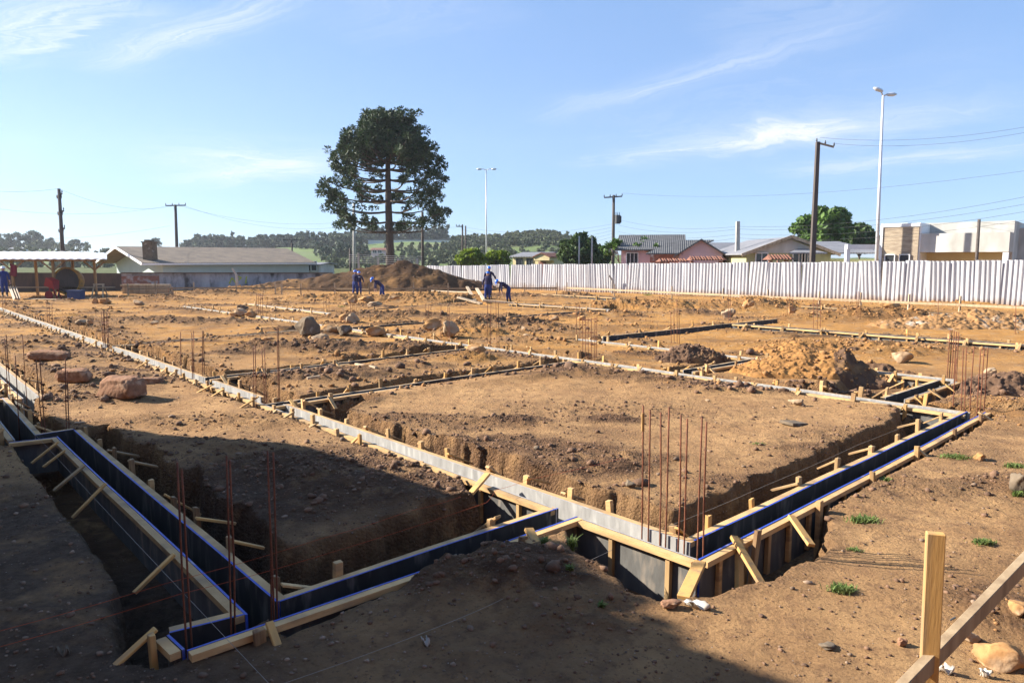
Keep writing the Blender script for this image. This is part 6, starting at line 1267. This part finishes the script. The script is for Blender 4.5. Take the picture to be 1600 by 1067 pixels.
round_tree('shrub', 733, 388, 420, 50, 82, 'leafy', 'yellow green bushy shrub left of the thin lamp post', 9, 5200, .26, cat='shrub')
round_tree('shrub', 775, 390, 420, 44, 84, 'leafy', 'yellow green bushy shrub right of the thin lamp post', 10, 4600, .26, cat='shrub')
def sparse_tree():
    d = 64; c = fp(978, d, 0); root = thing('sparse_tree', 'sparse half bare tree before the pink house', 'tree', (c.x, c.y, 0)); rs = np.random.RandomState(2); m = MB(); tips = []
    def br(p, dr, l, r_, k):
        q = p + dr * l; mid = p.lerp(q, .5) + Vector(rs.normal(size=3)) * l * .06; m.tube([p, mid, q], [r_, r_ * .85, r_ * .65], 6)
        if k == 0: tips.append(q); return
        for _ in range(3 if k > 2 else 2):
            e = (dr + Vector((rs.normal() * .5, rs.normal() * .5, rs.normal() * .3 + .12))).normalized(); br(q, e, l * rs.uniform(.6, .85), r_ * .62, k - 1)
    br(Vector((0, 0, -.2)), Vector((.05, 0, 1)), 1.6, .12, 5); m.build('trunk', M['bark'], root, root['wl'], smooth=True)
    V, Fc = leafcloud([t[:] for t in tips if t.z > 3.0 and rs.rand() < .55], [.28] * 999, 1400, .13, 4); link('crown', npmesh('crown', V, Fc, M['leaf'], False), root, root['wl'])
sparse_tree()

def araucaria():
    d = 74.0; cx = fp(609, d, 0).x; s = d / F; root = thing('araucaria_tree', 'tall dark umbrella shaped araucaria pine, the biggest tree on the site', 'tree', (cx, d, 0)); rs = np.random.RandomState(12)
    def zpx(y): return pz(y, d)
    m = MB(); m.tube([(0, 0, -.3), (.05, 0, zpx(390)), (-.02, 0, zpx(320)), (0, 0, zpx(250)), (.03, 0, zpx(185))], [.50, .42, .34, .24, .08], 14); trunk = m.build('trunk', M['bark'], root, root['wl'], smooth=True)
    prof = [(356, 84), (345, 96), (325, 103), (300, 104), (275, 99), (250, 94), (225, 84), (205, 70), (188, 52), (172, 26)]
    def halfw(y):
        for (y1, w1), (y2, w2) in zip(prof[:-1], prof[1:]):
            if y2 <= y <= y1: return w1 + (w2 - w1) * (y1 - y) / (y1 - y2)
        return 20
    tufts, rad_, bm_ = [], [], MB()
    levels = [(352, 7), (338, 7), (322, 7), (305, 8), (288, 8), (272, 8), (256, 9), (244, 9), (232, 11), (220, 13), (208, 13), (197, 12), (188, 11), (180, 9), (175, 6)]
    for li, (yt, nb) in enumerate(levels):
        low = yt > 236
        for k in range(nb):
            az = 2 * math.pi * (k + rs.rand() * .6) / nb + li * .9; Rm = halfw(yt - (4 if low else 0)) * s * rs.uniform(.70 if low else .6, 1.0)
            z0 = zpx(yt + (9 if low else 22)) ; z1 = zpx(yt - (4 if low else -8) + rs.uniform(-3, 3)); dx, dy = math.cos(az), math.sin(az)
            if low and abs(dx) < .5 and rs.rand() < .8: continue
            if not low: Rm *= .94
            pts = []
            for q in range(7):
                t = q / 6; zz = z0 + (z1 - z0) * (t ** 2.2) - math.sin(t * math.pi) * .28 * (1 if low else .3); pts.append(Vector((dx * Rm * t + rs.normal() * .06, dy * Rm * t + rs.normal() * .06, zz)))
            bm_.tube(pts, [.11, .095, .085, .075, .06, .05, .03], 6)
            start = .78 if low else .5
            for q in range(8 if low else 8):
                t = start + (1.06 - start) * (q + rs.rand()) / 9; a = az + rs.normal() * (.10 if low else .20); p = pts[min(5, int(t * 6))].lerp(pts[min(6, int(t * 6) + 1)], t * 6 - int(t * 6)) if t < 1 else pts[-1] * 1.0
                sp_ = .44 if low else .5
                tufts.append((p.x + rs.normal() * sp_, p.y + rs.normal() * sp_, p.z + .10 + abs(rs.normal()) * .36 - (.35 if low and rs.rand() < .3 else 0))); rad_.append(rs.uniform(.34, .62) if low else rs.uniform(.36, .60))
            if low and rs.rand() < .28:      # inner side tuft
                t = rs.uniform(.3, .5); p = pts[int(t * 6)]
                for _ in range(3): tufts.append((p.x + rs.normal() * .35, p.y + rs.normal() * .35, p.z + .3 + rs.rand() * .4)); rad_.append(rs.uniform(.3, .5))
    bm_.build('branches' if False else 'branch_whorls', M['bark'], root, root['wl'], smooth=True)
    for k in range(60):
        a = rs.uniform(0, 6.28); r_ = rs.uniform(0, 46) * s; yy = 170 + (r_ / s) ** 2 / 62 + rs.uniform(0, 10); tufts.append((math.cos(a) * r_, math.sin(a) * r_, zpx(yy + 13))); rad_.append(rs.uniform(.5, .75))
    # spiky tufts: needles radiating from each tuft centre
    n = 52 * len(tufts); idx = rs.randint(0, len(tufts), n); T_ = np.array(tufts); Rr = np.array(rad_); dv = rs.normal(size=(n, 3)); dv[:, 2] += .25; dv /= np.linalg.norm(dv, axis=1)[:, None]
    c0 = T_[idx] + dv * (Rr[idx] * rs.uniform(.25, .6, n))[:, None]; c1 = T_[idx] + dv * (Rr[idx] * rs.uniform(.8, 1.15, n))[:, None]
    sd = np.cross(dv, rs.normal(size=(n, 3))); sd /= np.linalg.norm(sd, axis=1)[:, None]; w = rs.uniform(.05, .10, n)[:, None]
    V = np.stack([c0 - sd * w * .6, c0 + sd * w * .6, c1 + sd * w * .5, c1 - sd * w * .5], 1).reshape(-1, 3); link('crown', npmesh('crown', V, np.arange(4 * n).reshape(-1, 4), M['needle'], False), root, root['wl']); print('araucaria tufts', len(tufts), 'needles', n)
araucaria()

# ------------------------------------------------------------------ hills and distance
PROF = [(-400, 392), (-100, 392), (0, 389), (60, 390), (150, 397), (250, 395), (330, 390), (480, 388), (540, 386), (600, 380), (700, 380), (755, 377), (800, 373), (840, 370), (868, 371), (884, 377), (900, 389), (950, 399), (1100, 403), (1700, 404)]
def prof(px): return np.interp(px, [p[0] for p in PROF], [p[1] for p in PROF])
hd = np.concatenate([np.linspace(120, 460, 60), np.array([520, 620, 800, 1200])]); hp_ = np.linspace(-400, 1700, 240)
def hillz(px, d):
    zt = CAMH + (405 - prof(px)) / F * 430; t = sst(165, 425, d) ; back = 1 - .35 * sst(480, 1000, d)
    return -1.0 * sst(110, 150, d) * (1 - t) + zt * t * back + 1.0 * t * fbm(px * .02, d * .02, 1.0, 3, 4)
PX, DD = np.meshgrid(hp_, hd); Zh = hillz(PX.ravel(), DD.ravel()); XH = (PX.ravel() - CX) / F * DD.ravel() / cp * 1.0; XH = (PX.ravel() - CX) / (F * cp + (CY - 405) * sp) * DD.ravel()
nxh, nyh = len(hp_), len(hd); k = (np.arange(nyh - 1)[:, None] * nxh + np.arange(nxh - 1)[None, :]).ravel()
o = link('hills', npmesh('hills', np.stack([XH, DD.ravel(), Zh], 1), np.stack([k, k + 1, k + 1 + nxh, k + nxh], 1), M['hill'], True)); o['kind'] = 'structure'
def XD(px, d): return (px - CX) / (F * cp + (CY - 405) * sp) * d
def forest(name, label, mt, specs, seed, leaf=1.0, quads=26):
    rs = np.random.RandomState(seed); P, Q = [], []
    for (px0, px1, d0, d1, n, h, slim) in specs:
        for _ in range(n):
            px = rs.uniform(px0, px1); d = rs.uniform(d0, d1); x = XD(px, d); zb_ = float(hillz(np.array([px]), np.array([d]))[0]); hh = h * rs.uniform(.6, 1.25)
            for q in range(4): P.append((x + rs.normal() * hh * .16 * slim, d + rs.normal() * hh * .16 * slim, zb_ + hh * (.30 + .20 * q) * rs.uniform(.8, 1.1))); Q.append(hh * rs.uniform(.14, .24) * (1.25 - .18 * q) * (slim ** .5))
    V, Fc = leafcloud(P, Q, len(P) * quads, leaf, seed); o = link(name, npmesh(name, V, Fc, M[mt], False)); tag(o, label, 'forest', None, 'stuff')
forest('distant_forest', 'dark band of far woodland along the left and middle horizon', 'forest', [(-200, 70, 400, 430, 60, 7, 1.1), (290, 480, 405, 440, 150, 7, 1.1), (470, 560, 350, 425, 120, 7.0, .9), (560, 700, 436, 452, 120, 9, .8), (500, 575, 250, 300, 30, 5, 1.2)], 5)
forest('hillside_scrub', 'scrub and bushes covering the far hillside at centre', 'scrub', [(705, 885, 300, 432, 420, 2.8, 1.2), (600, 720, 230, 330, 90, 2.0, 1.2), (640, 900, 200, 300, 110, 2.6, 1.2), (520, 620, 180, 240, 26, 3, 1.3), (-60, 170, 200, 330, 120, 3.5, 1.3), (60, 140, 385, 410, 26, 5, 1.2), (880, 960, 380, 420, 60, 4, 1.3)], 8, .7, 22)
far = [(18, 10, 1), (30, 11, 1.1), (42, 9, .9), (54, 12, 1.2), (62, 10, 1), (82, 8, .7), (112, 7, .9), (121, 8, 1.1), (131, 6, 1), (244, 9, .9), (250, 7, .8)]
proto = None
for k, (px, h, w) in enumerate(far):
    d = 405; x = XD(px, d); zb_ = float(hillz(np.array([px]), np.array([d]))[0]) - .5
    if proto is None:
        proto = thing('distant_tree', '', 'tree', (x, d, zb_)); rs = np.random.RandomState(77); P = [(rs.normal() * .16, rs.normal() * .16, rs.uniform(.45, .95)) for _ in range(9)]; V, Fc = leafcloud(P, [.13] * 9, 520, .045, 3); link('crown', npmesh('crown', V, Fc, M['forest'], False), proto, proto['wl']); m = MB(); m.tube([(0, 0, 0), (.01, 0, .9)], [.025, .012], 6); m.build('trunk', M['bark'], proto, proto['wl']); t = proto
    else:
        t = proto.copy(); COL.objects.link(t); 
        for ch in list(proto.children): c2 = ch.copy(); COL.objects.link(c2); c2.parent = t
        t.location = (x, d, zb_)
    t.scale = (h * w, h * w, h); t.rotation_euler = (0, 0, k * 1.7)
    tag(t, 'tall thin-trunked tree on the far left horizon' if px < 200 else 'thin-trunked tree rising behind the long house roof', 'tree', 'trees on the left horizon' if px < 200 else 'trees behind the long house roof')
def factory():
    d = 395; root = thing('factory', 'long white factory on the far hill behind the big tree', 'factory', (XD(650, d), d, 8)); W0 = Vector(root['wl']); x0, x1 = XD(576, d), XD(716, d); zt = pz(375.5, d); m = MB(); m.box(Vector(((x0 + x1) / 2, d + 8, zt / 2)) - W0, (x1 - x0, 16, zt)); o = m.build('wall', M['white'], root, W0); o.location = (0, 0, 0)
    m = MB(); m.box(Vector(((x0 + x1) / 2, d + 8, zt + .25)) - W0, (x1 - x0 + 1, 17, .5)); o = m.build('roof', M['rooflight'], root, W0); o.location = (0, 0, 0)
    for px in (684, 700, 660): m = MB(); m.box(Vector((XD(px, d), d - .1, zt - 2.6)) - W0, (3.6, .15, 2.4)); o = m.build('loading_door', M['darkmetal'], root, W0); o.location = (0, 0, 0)
factory()
def hill_house(px0, px1, yt, yb, d, mw, mr, label, name='hillside_house'):
    x0, x1 = XD(px0, d), XD(px1, d); root = thing(name, label, 'house', ((x0 + x1) / 2, d, 0)); W0 = Vector(root['wl']); gable_house(root, W0, x0, x1, d, d + 8, -3, pz(yt + 3, d), pz(yt, d + 4), 'x', M[mw], M[mr], .4)
    for f in (.25, .6): window(root, W0, Vector((x0 + (x1 - x0) * f, d - .06, pz((yt + yb) / 2 + 1, d))), 1.4, 1.2, n=2, frame_='white')
hill_house(580, 603, 388, 396, 250, 'pink', 'terracotta', 'small terracotta house on the far slope behind the araucaria trunk'); hill_house(12, 34, 387, 392, 330, 'white', 'rooflight', 'small white building on the far slope above the shed roof')
hill_house(470, 497, 411.5, 418, 90, 'greyrender', 'rooflight', 'low flat grey roof right of the long house', name='low_outbuilding')

# ------------------------------------------------------------------ neighbouring building whose shadow covers the foreground (stands left of the frame)
hb = 4.5; Lsh = hb / math.tan(SUN_EL); sxy = Vector((SUNV.x, SUNV.y, 0)).normalized() * Lsh
edge = [G(*p) + sxy for p in ((-260, 560), (130, 662), (330, 690), (480, 704), (600, 742), (752, 792), (790, 850), (770, 960), (820, 1090), (900, 1200))]
poly = [(e.x, e.y) for e in edge] + [(edge[-1].x - .5, -3.0), (-22, -3.0), (-30, edge[0].y - 4)]
root = thing('neighbouring_building', 'plain rendered building standing just left of the photo', 'building', (-12, 5, 0)); W0 = Vector(root['wl'])
m = MB(); m.prism([(x + 12, y - 5) for x, y in poly][::-1], -.3, hb); m.build('wall', M['greyrender'], root, W0)
m = MB(); m2 = MB(); m2.box((3, -8, 3.2), (46, 9.9, 7)); m2.build('added_sky_blocker', M['brick'], root, (0, 0, 0)).location = -W0  # unseen block added behind the camera to cut sky light on the foreground
pp = Vector((-8.6, 7.55, 0)); m.tube([pp + Vector((0, 0, hb - .2)), pp + Vector((0, 0, hb + 1.25))], .035, 10); m.build('vent_pipe', M['galv'], root, (0, 0, 0)).location = -W0

# ------------------------------------------------------------------ haze
m = MB(); m.box((0, 350, 58), (3000, 900, 150)); hm = bpy.data.materials.new('haze'); hm.use_nodes = True; N = hm.node_tree.nodes; N.remove(N['Principled BSDF'])
pv = N.new('ShaderNodeVolumePrincipled'); pv.inputs['Density'].default_value = 0.00022; pv.inputs['Color'].default_value = (.86, .91, 1, 1); pv.inputs['Anisotropy'].default_value = 0.3
hm.node_tree.links.new(pv.outputs[0], N['Material Output'].inputs['Volume']); o = m.build('haze', hm); o['kind'] = 'stuff'; tag(o, 'thin pale haze over the far hills', 'haze', None, 'stuff')

sun2 = Vector((SUNV.x, SUNV.y, 0)).normalized() / math.tan(SUN_EL); tp = []
_r = random.Random(8)
for (x, y, r_) in ((805, 862, .30), (850, 892, .26), (830, 930, .4), (885, 930, .28), (900, 975, .34), (940, 1000, .28), (960, 1040, .36), (1020, 1035, .24), (1060, 1062, .30), (1110, 1075, .26), (1120, 1120, .5), (1000, 1100, .5), (870, 1020, .5), (900, 1090, .5), (790, 1000, .5), (1160, 1100, .3)):
    h_ = _r.uniform(4.2, 5.6); p = G(x, y) + sun2 * h_; tp.append((p.x, p.y, h_, r_))
cx_ = sum(p[0] for p in tp) / len(tp); cy_ = sum(p[1] for p in tp) / len(tp); root = thing('garden_tree', 'leafy tree standing beside the neighbouring building left of the photo', 'tree', (cx_, cy_, 0))
V, Fc = leafcloud([(p[0] - cx_, p[1] - cy_, p[2]) for p in tp], [p[3] for p in tp], 5200, .085, 6); link('crown', npmesh('crown', V, Fc, M['leaf'], False), root, root['wl'])
m = MB(); m.tube([(0, 0, -.3), (.05, .05, 2.2), (0, 0, 3.6)], [.16, .13, .10], 10)
for p in tp: m.tube([(0, 0, 3.3), ((p[0] - cx_) * .5, (p[1] - cy_) * .5, (3.6 + p[2]) / 2), (p[0] - cx_, p[1] - cy_, p[2])], [.06, .04, .015], 6)
m.build('trunk', M['bark'], root, root['wl'], smooth=True)
